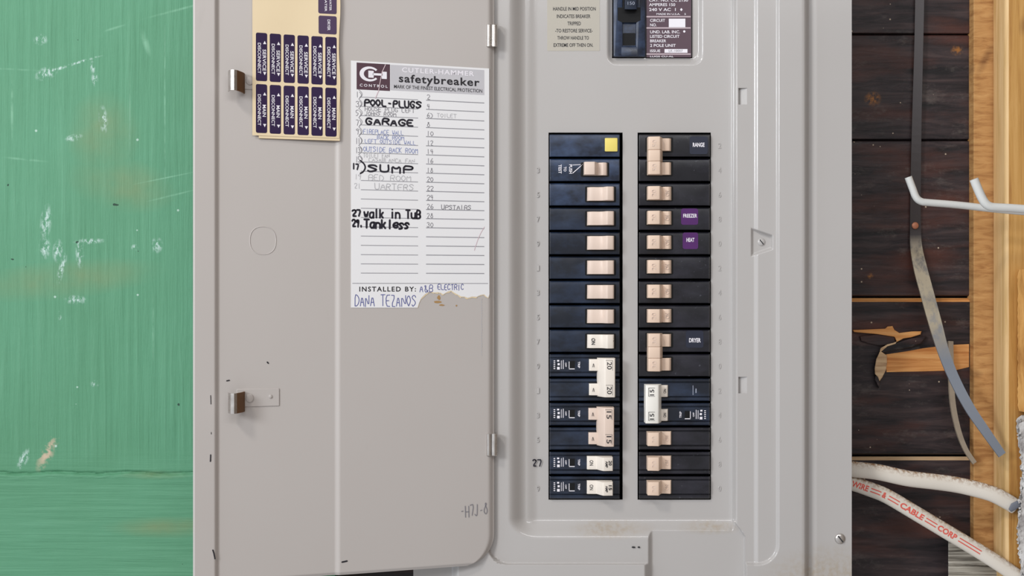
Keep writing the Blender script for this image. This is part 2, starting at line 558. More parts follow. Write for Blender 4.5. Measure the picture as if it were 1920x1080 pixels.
    def build(s, name, mats, parent=None, smooth=False, label=None, angle=None):
        me = bpy.data.meshes.new(name)
        me.from_pydata(s.v, [], s.f)
        if not isinstance(mats, (list, tuple)):
            mats = [mats]
        for m in mats:
            me.materials.append(m)
        if len(mats) > 1:
            me.polygons.foreach_set('material_index', s.mi)
        me.update()
        if smooth:
            me.polygons.foreach_set('use_smooth', [True] * len(me.polygons))
            me.set_sharp_from_angle(angle=math.radians(angle or 40))
        o = bpy.data.objects.new(name, me)
        COL.objects.link(o)
        if parent is not None:
            o.parent = parent
            pl = LOC.get(parent.name, Vector((0, 0, 0)))
            o.matrix_parent_inverse = Matrix.Translation(-pl)
        if label:
            o['label'] = label
        return o


def rrect(x0, y0, x1, y1, r, n=4):
    pts = []
    for cx, cy, a in ((x1 - r, y0 + r, -90), (x1 - r, y1 - r, 0), (x0 + r, y1 - r, 90), (x0 + r, y0 + r, 180)):
        for i in range(n + 1):
            t = math.radians(a + 90 * i / n)
            pts.append((cx + r * math.cos(t), cy + r * math.sin(t)))
    return pts


# single-stroke pen lettering, grid 0..4 by 0..6
PEN = {'A': '00 26 40|12 32', 'B': '00 06 36 45 44 33 03|33 42 41 30 00', 'C': '45 36 16 04 02 10 30 41', 'D': '00 06 26 44 42 20 00', 'E': '40 00 06 46|03 33', 'F': '00 06 46|03 33',
       'G': '45 36 16 04 02 10 30 42 23', 'H': '00 06|40 46|03 43', 'I': '20 26', 'J': '36 31 20 10 01', 'K': '00 06|46 03 40', 'L': '06 00 40', 'M': '00 06 23 46 40', 'N': '00 06 40 46',
       'O': '20 02 04 26 44 42 20', 'P': '00 06 36 45 44 33 03', 'R': '00 06 36 45 44 33 03|23 40', 'S': '45 36 16 05 14 33 42 31 10 01', 'T': '20 26|06 46', 'U': '06 01 10 30 41 46',
       'V': '06 20 46', 'W': '06 10 23 30 46', 'X': '00 46|06 40', 'Y': '06 23 46|23 20', 'Z': '06 46 00 40', '&': '40 05 16 25 02 10 20 42', '-': '13 33', '.': '20 21', ')': '06 25 33 21 00',
       '0': '20 02 04 26 44 42 20', '1': '20 26', '2': '05 16 36 45 44 00 40', '3': '05 16 36 45 34 23 34 42 30 10 01', '4': '16 03 43|36 30', '5': '46 06 03 33 42 31 20 00', '6': '36 14 02 10 30 42 33 12',
       '7': '06 46 20', '8': '24 15 26 35 24 02 10 30 42 24', '9': '44 24 05 26 46 44 30', 'w': '04 10 23 30 44', 'a': '44 14 02 10 30 42|44 40', 'l': '26 20', 'k': '06 00|34 12 30', 'i': '24 20|26 26',
       'n': '04 00|03 14 34 43 40', 'u': '04 01 10 30 41|44 40', 'e': '02 42 44 24 03 01 20 41', 's': '43 34 14 03 31 20 00', 't': '26 20|04 44', ' ': ''}


def pen(mb, st, x0, y0, x1, y1, wd, fn, lift=0.25, jit=0.25, slant=0.0, mi=0):
    """hand lettering fitted in the box (y0 top, y1 base)"""
    n = len(st)
    cw = (x1 - x0) / n
    for i, ch in enumerate(st):
        g = PEN.get(ch, '')
        dy = random.uniform(-jit, jit) * (y1 - y0) * 0.25
        sx = random.uniform(0.9, 1.1)
        for stroke in g.split('|'):
            pts = []
            for q in stroke.split():
                u, v = int(q[0]) / 4, int(q[1]) / 6
                pts.append((x0 + i * cw + (0.12 + 0.74 * u * sx + slant * v) * cw + random.uniform(-jit, jit) * 0.12 * cw,
                            y1 + dy - v * (y1 - y0) + random.uniform(-jit, jit) * 0.10 * (y1 - y0)))
            if len(pts) == 2 and pts[0] == pts[1]:
                pts[1] = (pts[0][0] + 0.3, pts[0][1])
            if len(pts) > 2:                      # round the corners a little
                q = [pts[0]]
                for a, b, c in zip(pts[:-2], pts[1:-1], pts[2:]):
                    q.append((b[0] * 0.72 + a[0] * 0.28, b[1] * 0.72 + a[1] * 0.28))
                    q.append((b[0] * 0.72 + c[0] * 0.28, b[1] * 0.72 + c[1] * 0.28))
                q.append(pts[-1])
                pts = q
            if pts:
                mb.ribbon(pts, wd, fn, lift, mi)


def spline(pts, n=8):
    """Catmull-Rom through tuples of any size"""
    out = []
    a = [np.array(p, float) for p in pts]
    a = [2 * a[0] - a[1]] + a + [2 * a[-1] - a[-2]]
    for i in range(1, len(a) - 2):
        for j in range(n):
            t = j / n
            out.append(0.5 * (2 * a[i] + (a[i + 1] - a[i - 1]) * t + (2 * a[i - 1] - 5 * a[i] + 4 * a[i + 1] - a[i + 2]) * t * t + (3 * a[i] - a[i - 1] - 3 * a[i + 1] + a[i + 2]) * t ** 3))
    out.append(a[-2])
    return [tuple(p) for p in out]


# ================================================================== SETTING
# green board wall, left: a tall board over a lower one
xs = np.linspace(-420, 628, 190)
ys = np.concatenate([np.linspace(-330, 870, 60), np.linspace(874, 905, 26), np.linspace(910, 1420, 24)])
mb = MB()
wob = {x: 888 + 1.6 * math.sin(x * 0.045) + rng.uniform(-1.2, 1.2) for x in xs}
vs = []
for y in ys:
    for x in xs:
        e = y - wob[x]
        h = -4.0 + 1.3 * float(ss((e + 1.0) / 5)) - 1.6 * math.exp(-((e + 2.2) / 2.0) ** 2) * (0.5 + 0.5 * rng.rand()) + 0.5 * math.exp(-((e - 6) / 5) ** 2) * rng.rand()
        vs.append(P(x, y, h))
nx = len(xs)
fs = [(j * nx + i, (j + 1) * nx + i, (j + 1) * nx + i + 1, j * nx + i + 1) for j in range(len(ys) - 1) for i in range(nx - 1)]
mb.add(vs, fs)
mb.box(P(-420, 1420, -14), P(628, -330, -7))
o = mb.build('wall_left', M['green'], smooth=True)
props(o, 'green painted board wall with white scuffs left of the panel door', 'wall', kind='structure')

# dark plank wall behind the panel
HP = -75
mb = MB()
seams = [(-330, 61, 0.0), (63, 262, -0.8), (264, 555, -0.5), (557, 852, 0.8), (854, 1420, 1.6)]
for i, (a, b, dh) in enumerate(seams):
    bm = bmesh.new()
    x0, x1 = 560, 1890
    raw = i >= 3
    prof = [(b, HP - 12), (b, HP + dh - 1.5), (b - 2, HP + dh)]
    if raw:
        prof += [(a + 9, HP + dh), (a + 2, HP + dh - 4.0), (a, HP - 12)]
    else:
        prof += [(a + 2, HP + dh), (a, HP + dh - 1.5), (a, HP - 12)]
    n = len(prof)
    va = [P(x0, y, h) for y, h in prof]
    tilt = 3.0 if i < 2 else 0
    vb = [P(x1, y + (tilt if (i == 0 and y > 50) or (i == 1 and y < 70) else 0), h) for y, h in prof]
    for j in range(n - 1):
        mi = 0
        if raw and j == 3:
            mi = 1 if i == 3 else 2
        mb.add([va[j], vb[j], vb[j + 1], va[j + 1]], [(0, 1, 2, 3)], mi)
mb.box((-0.18, 0.0885, -0.40), (0.46, 0.098, 0.40))  # unseen backing added to stop light leaking through the plank seams
wallb = mb.build('wall_back', [M['plank'], M['raw'], M['rawpale']])
props(wallb, 'dark stained plank wall in the gap right of the panel', 'wall', kind='structure')


def q3(pts, ox=1590, oy=540, sc=5.4):
    return [(ox + x / sc, oy + y / sc) for x, y in pts]


def up_h(base):
    return lambda x, y, l: P(x, y, base + l)


fnp = up_h(HP + 0.8)
MB().prism(q3([(370, 675), (600, 640), (760, 610), (930, 590), (1060, 575), (1225, 568), (1225, 800), (1100, 830), (1000, 838), (700, 845), (390, 852), (385, 760)]), -2, 0.5, fnp).build('split_face', M['raw'], wallb, label='raw orange wood where the plank has split away')
MB().prism(q3([(45, 425), (200, 420), (375, 412), (400, 390), (450, 385), (470, 425), (520, 455), (640, 440), (745, 438), (735, 470), (640, 500), (560, 512), (495, 548), (470, 495), (300, 468), (60, 446)]), -1, 3.0, fnp, 0.0006).build('splinter_and_shade', M['raw'], wallb, label='pale orange sliver lifted from the plank')
MB().prism(q3([(120, 490), (300, 470), (470, 495), (480, 545), (440, 575), (320, 585), (200, 560), (130, 535)]), -1, 2.0, fnp, 0.0006).build('splinter_and_shade', M['plank'], wallb)  # shadow band in the gap under the raised wood, built as a dark piece
MB().prism(q3([(500, 555), (640, 510), (795, 490), (740, 560), (640, 600), (520, 620), (350, 655), (335, 630), (420, 585)]), -1, 4.0, fnp, 0.0006).build('splinter_and_shade', M['plank'], wallb)  # dark gap right of that band, its shade likewise built as a piece
MB().prism(q3([(325, 635), (395, 685), (395, 760), (385, 830), (350, 900), (318, 945), (300, 900), (272, 870), (268, 820), (285, 720)]), -1, 6.5, fnp, 0.0008).build('splinter_and_shade', M['rawpale'], wallb, label='pale sliver standing out of the split plank')
MB().prism(q3([(495, 540), (480, 565), (400, 590), (340, 640), (322, 640), (330, 610), (400, 570), (460, 555)]), 0, 5.0, fnp).build('splinter_and_shade', M['rawpale'], wallb)
MB().prism(q3([(300, 885), (330, 900), (322, 960), (312, 1010), (290, 960), (272, 930), (275, 890)]), -1, 5.5, fnp, 0.0004).build('splinter_and_shade', M['plank'], wallb)

# studs at the right
mb = MB()
a, b = P(1826, 1420, -66), P(1960, -330, -66)
mb.box((a.x, 0.066, a.z), (b.x, 0.080, b.z), 0.0006, 1)
o = mb.build('trim_1', M['pine_rough'])
props(o, 'narrow brown sawn wood strip between dark planks and golden stud', 'wood strip', kind='structure')
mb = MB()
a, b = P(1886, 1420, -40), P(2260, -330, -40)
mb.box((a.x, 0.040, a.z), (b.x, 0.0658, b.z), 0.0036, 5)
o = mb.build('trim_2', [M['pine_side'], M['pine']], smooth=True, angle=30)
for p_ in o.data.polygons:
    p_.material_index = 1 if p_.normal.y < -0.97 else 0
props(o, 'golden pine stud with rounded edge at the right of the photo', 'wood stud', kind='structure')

# wood edge and torn plasterboard at the right border
mb = MB()
pts = [(1911, 505)] + [(1908.5 + rng.uniform(-1.2, 1.2), y) for y in np.linspace(520, 760, 40)] + [(1911, 771), (1925, 774), (2000, 774), (2000, 505)]
mb.prism(pts, -39.5, -24, P, 0.0004, seg=1)
o = mb.build('wood_offcut', M['board'])
props(o, 'rough orange board edge on the stud above the torn plasterboard', 'board')
mb = MB()
pts = [(1916, 778)] + [(1911 + 4 * math.sin(y * 0.03) + rng.uniform(-2.5, 2.5), y) for y in np.linspace(784, 1150, 70)] + [(2000, 1160), (2000, 778)]
mb.prism(pts, -39.5, -30, P, 0.0004, seg=1)
pts = [(1919, 790)] + [(1914 + 4 * math.sin(y * 0.03) + rng.uniform(-3, 3), y) for y in np.linspace(794, 1150, 60)] + [(2000, 1160), (2000, 790)]
mb.prism(pts, -30, -26, P, 0.0004, seg=1)
for i in range(60):
    y = rng.uniform(785, 1120)
    x = 1912 + 4 * math.sin(y * 0.03) + rng.uniform(-2, 5)
    r = rng.uniform(1.2, 3.0)
    mb.prism([(x + r * math.cos(t) * rng.uniform(.7, 1.2), y + r * math.sin(t) * rng.uniform(.7, 1.2)) for t in np.linspace(0, 5.4, 6)], -34, rng.uniform(-27, -24), P)
o = mb.build('wall_right', M['gypsum'])
props(o, 'torn grey white plasterboard edge at the lower right border', 'wall', kind='structure')

mb = MB()
pts = [(1778, 1006), (1783, 1003), (1800, 1006), (1820, 1016), (1850, 1040), (1880, 1063), (1912, 1100), (1912, 1190), (1778, 1190)]
mb.prism(pts, -73.5, -57, P, 0.0006, seg=1)
o = mb.build('wood_block', M['grey_wood'])
props(o, 'weathered grey sawn wood block under the red lettered cable', 'wood block')

# ================================================================== ELECTRICAL PANEL
panel = thing('breaker_box', P(1186, 1160, -40), 'grey enamelled electrical panel with its cover door swung open to the left', 'breaker box')


def poly_sd(x, y, pts):
    """max-distance to a convex clockwise-on-screen polygon (pixels)"""
    d = np.full(x.shape, -1e9)
    n = len(pts)
    for i in range(n):
        (x0, y0), (x1, y1) = pts[i], pts[(i + 1) % n]
        L = math.hypot(x1 - x0, y1 - y0)
        d = np.maximum(d, ((x - x0) * (y1 - y0) - (y - y0) * (x1 - x0)) / L)
    return d


def rr_sd(x, y, x0, y0, x1, y1, r):
    cx, cy = (x0 + x1) / 2, (y0 + y1) / 2
    dx, dy = np.abs(x - cx) - (x1 - x0) / 2 + r, np.abs(y - cy) - (y1 - y0) / 2 + r
    return np.hypot(np.maximum(dx, 0), np.maximum(dy, 0)) + np.minimum(np.maximum(dx, dy), 0) - r


PAN = -6.5


def cover_h(x, y):
    seat = 3.8 + 1.8 * ss((x - 1413) / 9)
    sd = rr_sd(x, y, 914, -400, 1459, 1058, 38)
    wdt = np.where(x > 1300, 7.0, 4.0)
    h = seat + (8 - seat) * ss((sd + wdt * 0.6) / wdt)
    # pan with broad left and lower slopes
    a = np.maximum(0, (1009 - x) / 57.0)
    b = np.maximum(0, (y - 970) / 42.0)
    c = np.maximum(0, (x - 1371) / 11.0)
    t = np.sqrt(a ** 2 + b ** 2)
    gl = np.where(t < 0.42, 0.22 * ss(t / 0.42) * 0.9, 0.198 + 0.802 * ss((t - 0.38) / 0.62))
    gb = ss(t)
    wgt = a ** 2 / (a ** 2 + b ** 2 + 1e-9)
    g = gl * wgt + gb * (1 - wgt)
    t2 = np.sqrt(c ** 2 + (b * 0.95) ** 2)
    g = np.where(c > 0, ss(t2), g)
    h = PAN + (h - PAN) * np.clip(g, 0, 1)
    # gutter knock-out below the pan on the right
    hb = 8.5 * np.maximum(ss((1224 - x) / 18), ss((x - 1394) / 8))
    hb = hb + 9.0 * ss(((x - 1378) - (y - 982) / 1.4) / 6.0) * (y < 1006)
    h = np.where(y > 900, np.minimum(h, hb), h)
    # main breaker surround
    sd = rr_sd(x, y, 1137, -400, 1319, 122, 20)
    h = h - 3.2 * ss((-sd) / 11.0)
    # latch slots pressed in
    for cy in (180.5, 722):
        q = ((np.abs(y - cy) < 15.5) & (x > 1384.5) & (x < 1401))
        h = np.where(q, h - 0.5 - 2.7 * (1401 - x) / 16.5, h)
    # screw seat
    sd = poly_sd(x, y, [(1446, 443), (1446, 465), (1411, 477), (1411, 431)])
    h = h + (1.4 - h) * ss((3.5 - sd) / 5.0)
    # cover flange
    dr = np.maximum(0, x - 1508)
    h = np.where(x > 1508, 8 - 9.2 * ss((x - 1508) / 9.0) + 1.2 * ss((x - 1517) / 16), h)
    h = np.where(x < 862, 8 * ss((x - 847) / 13), h)
    return h


def dens(lo, hi, coarse, feats):
    s_ = set([lo, hi])
    v = lo
    while v < hi:
        s_.add(round(v, 2))
        fine = min([f[2] for f in feats if f[0] <= v <= f[1]] + [coarse])
        v += fine
    return s_


fx = [(775, 779, 1), (845, 865, 1.2), (905, 925, 1.5), (945, 1015, 2), (1126, 1150, 1.4), (1200, 1228, 1.3), (1300, 1322, 1.1), (1366, 1425, 0.9), (1425, 1450, 1.0), (1450, 1466, 0.9), (1505, 1538, 0.9)]
fy = [(105, 125, 1.1), (160, 200, 1.2), (425, 482, 1.2), (703, 741, 1.2), (936, 1066, 1.4)]
WIN = [(1028.5, 248.5, 1167.5, 937), (1195.5, 248.5, 1333, 937), (1147.5, -180, 1298, 109)]
gx = dens(775, 1597, 6, fx) | {q for a in WIN for q in (a[0], a[2])} | {1384.5, 1384.6, 1401}
gy = dens(-200, 1160, 8, fy) | {q for a in WIN for q in (a[1], a[3])} | {165, 165.1, 196, 195.9, 706.5, 706.6, 737.5, 737.4}
gx, gy = np.array(sorted(gx)), np.array(sorted(gy))
X, Y = np.meshgrid(gx, gy)
Hh = cover_h(X, Y)
F = (D * 1000 - Hh) / (D * 1000)
vx, vz = (X - 960) * S * F, (540 - Y) * S * F
verts = np.stack([vx, -Hh / 1000, vz], -1).reshape(-1, 3)
nx = len(gx)
mb = MB()
fs = []
for j in range(len(gy) - 1):
    yc = (gy[j] + gy[j + 1]) / 2
    for i in range(nx - 1):
        xc = (gx[i] + gx[i + 1]) / 2
        if any(a < xc < c and b < yc < d for a, b, c, d in WIN):
            continue
        fs.append((j * nx + i, (j + 1) * nx + i, (j + 1) * nx + i + 1, j * nx + i + 1))
bm = bmesh.new()
bv = [bm.verts.new(p) for p in verts]
for f in fs:
    bm.faces.new([bv[i] for i in f])
be = [e for e in bm.edges if e.is_boundary]
r = bmesh.ops.extrude_edge_only(bm, edges=be)
for v in r['geom']:
    if isinstance(v, bmesh.types.BMVert):
        v.co.y += 0.0016
bmesh.ops.delete(bm, geom=[v for v in bm.verts if not v.link_faces], context='VERTS')
bmesh.ops.recalc_face_normals(bm, faces=bm.faces)
mb.bm(bm)
mb.build('cover', M['enamel'], panel, smooth=True, angle=50)

# enclosure box behind the cover
mb = MB()
a, b = P(800, 1150, -10), P(1540, -195, -10)
t = 0.0012
mb.box((a.x, 0.0040, a.z), (a.x + t, 0.074, b.z)).box((b.x - t, 0.0040, a.z), (b.x, 0.074, b.z)).box((a.x, 0.0728, a.z), (b.x, 0.074, b.z))
mb.box((a.x, 0.0040, a.z), (b.x, 0.074, a.z + t)).box((a.x, 0.0040, b.z - t), (b.x, 0.074, b.z))
for x0, x1 in ((1033, 1162), (1200, 1329), (1150, 1296)):
    pa, pb = P(x0, 950, -50), P(x1, 240 if x0 != 1150 else 112, -50)
    if x0 == 1150:
        pa = P(x0, 112, -50); pb = P(x1, -178, -50)
    mb.box((pa.x, 0.0502, pa.z), (pb.x, 0.0728, pb.z))
mb.build('enclosure', M['steel_dark'], panel)


def fpan(x, y, l):
    return P(x, y, PAN + l)


# screws on the cover
def screw(px, py, h, rpx, part, mat):
    mb = MB()
    bm = bmesh.new()
    bmesh.ops.create_uvsphere(bm, u_segments=20, v_segments=10, radius=1)
    R_ = rpx * S
    c = P(px, py, h)
    for v in bm.verts:
        v.co = Vector((v.co.x * R_, min(0, v.co.z) * 0 - abs(v.co.z) * R_ * 0.42 * (1 if v.co.z > 0 else 0), v.co.y * R_)) + c
    mb.bm(bm)
    o = mb.build('screw', mat, panel, smooth=True)
    m2 = MB()
    up = c + Vector((0, -R_ * 0.43, 0))
    m2.box(up + Vector((-R_ * 0.75, -0.0001, -R_ * 0.12)), up + Vector((R_ * 0.75, 0.0003, R_ * 0.12)), M4=Matrix.Translation(up) @ Matrix.Rotation(0.9, 4, 'Y') @ Matrix.Translation(-up))
    m2.build('screw_slot', M['steel_dark'], o)


screw(1427.5, 454, 1.4, 7.5, 'screw', M['enamel'])
screw(1575, 1010, 0.1, 10, 'screw', M['chrome'])

# embossed circuit numbers on the cover
RY = [272 + 45.95 * i for i in range(15)]
for i in range(15):
    y = RY[i] + 1
    MB().text(str((2 * i + 2) % 10), 1347, y - 5, 1352, y + 5, fpan, 0.5, 0, 0, 0.5).build('embossed_number', M['enamel'], panel)
    if i not in (0, 13):
        MB().text(str((2 * i + 1) % 10), 1006.5, y - 5, 1011, y + 5, lambda x, q, l: P(x, q, -6.1 + l), 0.5, 0, 0, 0.5).build('embossed_number', M['enamel'], panel)
mb = MB()
pen(mb, '27', 998, 862, 1016, 874, 2.2, lambda x, y, l: P(x, y, -5.6 + l), 0.5, 0.2)
mb.build('handwritten_number', M['marker'], panel, label='27 in dark marker beside the left column')
for x0, x1, y in ((1184, 1191, 1026), (1195, 1200, 1026)):
    MB().prism([(x0, y), (x0 + 2, y - 1.6), (x1, y - 1), (x1, y + 1.5), (x0 + 2, y + 1.5)], 0, 0.15, lambda a, b, l: P(a, b, 4.5 + l)).build('paint_chip', M['ink'], panel)
for x, y in ((1425, 903), (1423, 981), (1425, 888)):
    MB().prism([(x, y), (x + 2, y - 1), (x + 3, y + 1), (x + 1, y + 2)], 0, 0.15, lambda a, b, l: P(a, b, 5.3 + l)).build('paint_chip', M['ink'], panel)

# operating label beside the main breaker
mb = MB()
mb.prism(rrect(1026, -60, 1124.5, 95.5, 2), 0.02, 0.15, fpan)
lab = mb.build('warning_label', M['tag'], panel, label='beige paper label with black operating text beside the main breaker')
mb = MB()
for st, x0, x1, y in (('HANDLE IN MID POSITION', 1037, 1117, 16.5), ('INDICATES BREAKER', 1044, 1107, 30.5), ('TRIPPED', 1064, 1089, 44), ('-TO RESTORE SERVICE-', 1041, 1111, 57.5), ('THROW HANDLE TO', 1045, 1104, 71), ('EXTREME OFF THEN ON.', 1038, 1112, 84.5)):
    mb.text(st, x0, y - 3.4, x1, y + 3.4, fpan, 0.25, 0, 0.012)
mb.build('label_text', M['ink'], lab)

# ---------------------------------------------------------------- door
xs = np.array(sorted(set(np.round(np.concatenate([np.arange(362, 368, 1), np.arange(368, 398, 6), np.arange(398, 416, 1), np.arange(416, 622, 8), np.arange(622, 644, 1.2), np.arange(644, 900, 8), np.arange(900, 928.1, 1.6)]), 2))))
ys = np.array(sorted(set(np.concatenate([np.arange(-200, 985, 12), np.arange(985, 1046, 3), np.arange(1046, 1057.6, 1.2)]))))


def door_h(x, y):
    h = 2.2 - 2.2 * ss((x - 401) / 11.0) + 1.4 * ss((x - 627) / 11.0)
    h = h - 2.6 * ss((x - 911) / 16.0) ** 2 - 1.2 * ss((y - 1051) / 6) - 1.0 * ss((365 - x) / 3)
    return h


bm = bmesh.new()
grid = []
for y in ys:
    xr = 927.5 if y < 1000 else 870 + 57.5 * math.sqrt(max(0, 1 - ((y - 1000) / 57.8) ** 2))
    row = []
    for x in xs:
        x2 = x if x < 850 else 850 + (x - 850) * (xr - 850) / 77.5
        row.append(bm.verts.new(Pd(x2, y, float(door_h(x, y)))))
    grid.append(row)
for j in range(len(ys) - 1):
    for i in range(len(xs) - 1):
        bm.faces.new((grid[j][i], grid[j + 1][i], grid[j + 1][i + 1], grid[j][i + 1]))
be = [e for e in bm.edges if e.is_boundary]
r = bmesh.ops.extrude_edge_only(bm, edges=be)
nv = [v for v in r['geom'] if isinstance(v, bmesh.types.BMVert)]
for v in nv:
    v.co -= _n * 0.0022
bmesh.ops.recalc_face_normals(bm, faces=bm.faces)
door = MB().bm(bm).build('door', M['door'], panel, smooth=True, angle=50, label='inside of the open grey cover door')

# spring latches on the door
for cy in (152, 748):
    fyc = 540 + (cy - 540) / (1 + KD * (928 - 450))
    mb = MB()
    mb.prism(rrect(444, fyc - 17, 523.5, fyc + 14, 1.5), -0.3, 0.7, Pd, 0.0002, seg=1)
    for (x, y, r_) in ((468, fyc - 1, 7.5), (507, fyc - 3, 3.2)):
        ring = [(x + r_ * math.cos(t_), y + r_ * math.sin(t_)) for t_ in np.linspace(0, 2 * math.pi, 20)[:-1]]
        mb.prism(ring, 0.6, 1.5, Pd, 0.0005)
    # rising strip: right-hand face, then bend and rolled tip
    prof = [(458, 0.4), (456, 3.5), (452, 7.0), (447, 10.0), (442.5, 12.5), (438, 13.5), (433, 12.8), (429.5, 10.0), (428.5, 6.5)]
    y0, y1 = fyc - 13, fyc + 22
    n = len(prof)
    for th in (0,):
        front = [[Pd(x, y, l) for x, l in prof] for y in (y0, y0 + 2, y1 - 2, y1)]
    vs, fs, mi = [], [], []
    th = 1.1
    for q, y in enumerate((y0, y1)):
        for j, (x, l) in enumerate(prof):
            a_, b_ = prof[max(j - 1, 0)], prof[min(j + 1, n - 1)]
            dx, dl = (b_[0] - a_[0]) * 0.42, b_[1] - a_[1]
            L = math.hypot(dx, dl) or 1
            ox, ol = -dl / L * th / 2 / 0.42, dx / L * th / 2
            vs.append(Pd(x + ox, y, l + ol)); vs.append(Pd(x - ox, y, l - ol))
    o = mb.build('latch_pad', M['door'], door, smooth=True)
    for nm, j0, j1, mt, lb in (('latch_arm', 0, 4, M['arm_shade'], 'latch arm, its shaded side coloured brown'), ('latch_hook', 4, n - 1, M['chrome'], 'bright plated latch hook')):
        bmt = bmesh.new()
        vv = [bmt.verts.new(p) for p in vs]
        for j in range(j0, j1):
            for s_ in (0, 1):
                bmt.faces.new([vv[i] for i in (2 * j + s_, 2 * j + 2 + s_, 2 * n + 2 * j + 2 + s_, 2 * n + 2 * j + s_)])
            bmt.faces.new([vv[i] for i in (2 * j, 2 * j + 1, 2 * j + 3, 2 * j + 2)])
            bmt.faces.new([vv[i] for i in (2 * n + 2 * j, 2 * n + 2 * j + 1, 2 * n + 2 * j + 3, 2 * n + 2 * j + 2)])
        for j in (j0, j1):
            bmt.faces.new([vv[i] for i in (2 * j, 2 * j + 1, 2 * n + 2 * j + 1, 2 * n + 2 * j)])
        bmesh.ops.delete(bmt, geom=[v for v in bmt.verts if not v.link_faces], context='VERTS')
        bmesh.ops.recalc_face_normals(bmt, faces=bmt.faces)
        MB().bm(bmt).build(nm, mt, door, smooth=True, label=lb)

# knock-out blister, scratches and pencil code on the door
mb = MB()
fyc = 540 + (451 - 540) / (1 + KD * (928 - 493))
n = 36
pts = spline([(493 + 24.5 * math.copysign(abs(math.cos(t_)) ** .85, math.cos(t_)), fyc + 24.5 * math.copysign(abs(math.sin(t_)) ** .85, math.sin(t_))) for t_ in np.linspace(0, 2 * math.pi, 25)], 2)
mb.tube([Pd(x, y, 0.05) for x, y in pts], 0.00035, 6, 0.0003)
mb.build('knockout_ring', M['door'], door, smooth=True)
mb = MB()
fd = lambda x, y, l: Pd(x, 540 + (y - 540) / (1 + KD * (928 - x)), l)
for pts, wd, lf in (([(395, 741), (395.5, 757)], 1.4, 2.4), ([(395, 852), (394.5, 864)], 2.4, 2.4), ([(399, 1030), (401, 1036), (403, 1046)], 2.6, 2.4), ([(396, 810), (396, 813)], 1.2, 2.4), ([(425, 714), (430, 713)], 2.2, 0.3), ([(641, 1053), (650, 1051)], 3.0, 1.6), ([(501, 679), (503, 681)], 2.6, 0.3)):
    MB().ribbon(pts, wd, fd, lf).build('scratch', M['ink'], door)
mb = MB()
fdr = lambda x, y, l: fd(x, y - (x - 880) * 0.12, l)
pen(mb, '-H7J-8', 862, 947, 914, 968, 1.3, fdr, 1.75, 0.5)
mb.build('handwritten_code', M['pencil'], door, label='pencilled code near the lower hinge')
mb = MB()
for y in np.arange(560, 665, 5.2):
    mb.ribbon([(902 + 0.6 * math.sin(y), y), (902.3, y + 2.2)], 1.2, fd, 1.6)
mb.build('scratch', M['palepencil'], door)

# hinges
for cy in (66.5, 834):
    mb = MB()
    fy_ = cy
    prof = []
    for t_ in np.linspace(math.pi, 0, 9):
        prof.append((916.6 + 4.8 * math.cos(t_), 11.2 + 2.0 * math.sin(t_)))
    for t_ in np.linspace(math.pi * 0.8, 0, 10):
        prof.append((926.6 + 6.0 * math.cos(t_), 11.0 + 2.6 * math.sin(t_)))
    prof += [(932.6, 6.0), (912.0, 9.0)]
    bm = bmesh.new()
    a_ = [bm.verts.new(P(x, fy_ - 21, h)) for x, h in prof]
    b_ = [bm.verts.new(P(x, fy_ + 21, h)) for x, h in prof]
    n = len(prof)
    for i in range(n):
        bm.faces.new((a_[i], a_[(i + 1) % n], b_[(i + 1) % n], b_[i]))
    bm.faces.new(a_); bm.faces.new(b_[::-1])
    bmesh.ops.recalc_face_normals(bm, faces=bm.faces)
    bmesh.ops.bevel(bm, geom=[e for f in bm.faces if len(f.verts) > 5 for e in f.edges], offset=0.0004, segments=1, affect='EDGES')
    MB().bm(bm).build('hinge', M['chrome'], panel, smooth=True, angle=35, label='plated steel hinge clip')

# ================================================================== DIRECTORY CARD
card = thing('circuit_directory_card', Pd(790, 560, 1.4), 'white circuit directory card with handwritten entries and torn lower corner on the door', 'card')


def fc(x, y, l):
    return Pd(x, y, 1.5 + l)


def flat(x, y):
    return (x, 540 + (y - 540) / (1 + KD * (928 - x)))


torn = [(782, 577), (785, 568), (789, 559), (797, 551), (803, 548), (806, 546), (813, 548.5), (820.6, 548), (826, 549), (830, 552), (838, 547), (845, 544.7), (851, 549), (857, 552), (864, 556), (870, 556), (876, 558.5), (884, 556), (893, 556.5), (900, 553), (907, 552), (911, 556), (914.5, 558), (916.5, 552)]
mb = MB()
mb.prism([(657.5, 130), (657.5, 575.5)] + [flat(*p) for p in torn] + [(916, 130)], 0, 0.25, fc)
mb.build('paper', M['card'], card)
# torn fibres
mb = MB()
top = [flat(x, y) for x, y in torn]
for i in range(len(top) - 1):
    (xa, ya), (xb, yb) = top[i], top[i + 1]
    mb.poly([(xa, ya - 0.5), (xb, yb - 0.5), (xb, yb + rng.uniform(1.2, 3.2)), ((xa + xb) / 2, (ya + yb) / 2 + rng.uniform(0.8, 3.5)), (xa, ya + rng.uniform(1, 2.5))], fc, 0.12)
mb.build('torn_edge', M['cream'], card)
mb = MB()
for x, y, a_, b_ in ((820, 566, 10, 2.5), (828, 572, 6, 2), (822, 558, 4, 5), (855, 573, 2, 2)):
    mb.poly([flat(x + a_ * math.cos(t_) * rng.uniform(.6, 1), y + b_ * math.sin(t_) * rng.uniform(.6, 1)) for t_ in np.linspace(0, 6, 9)], fc, 0.06)
mb.build('glue_residue', M['cream_edge'], card)
hdr = MB().rect(731, 133.5, 907, 180, fc, 0.3).build('header_band', M['header'], card)
logo = MB().rect(668, 133, 730.5, 181.5, fc, 0.3).build('logo_patch', M['maroon'], card)
mb = MB()
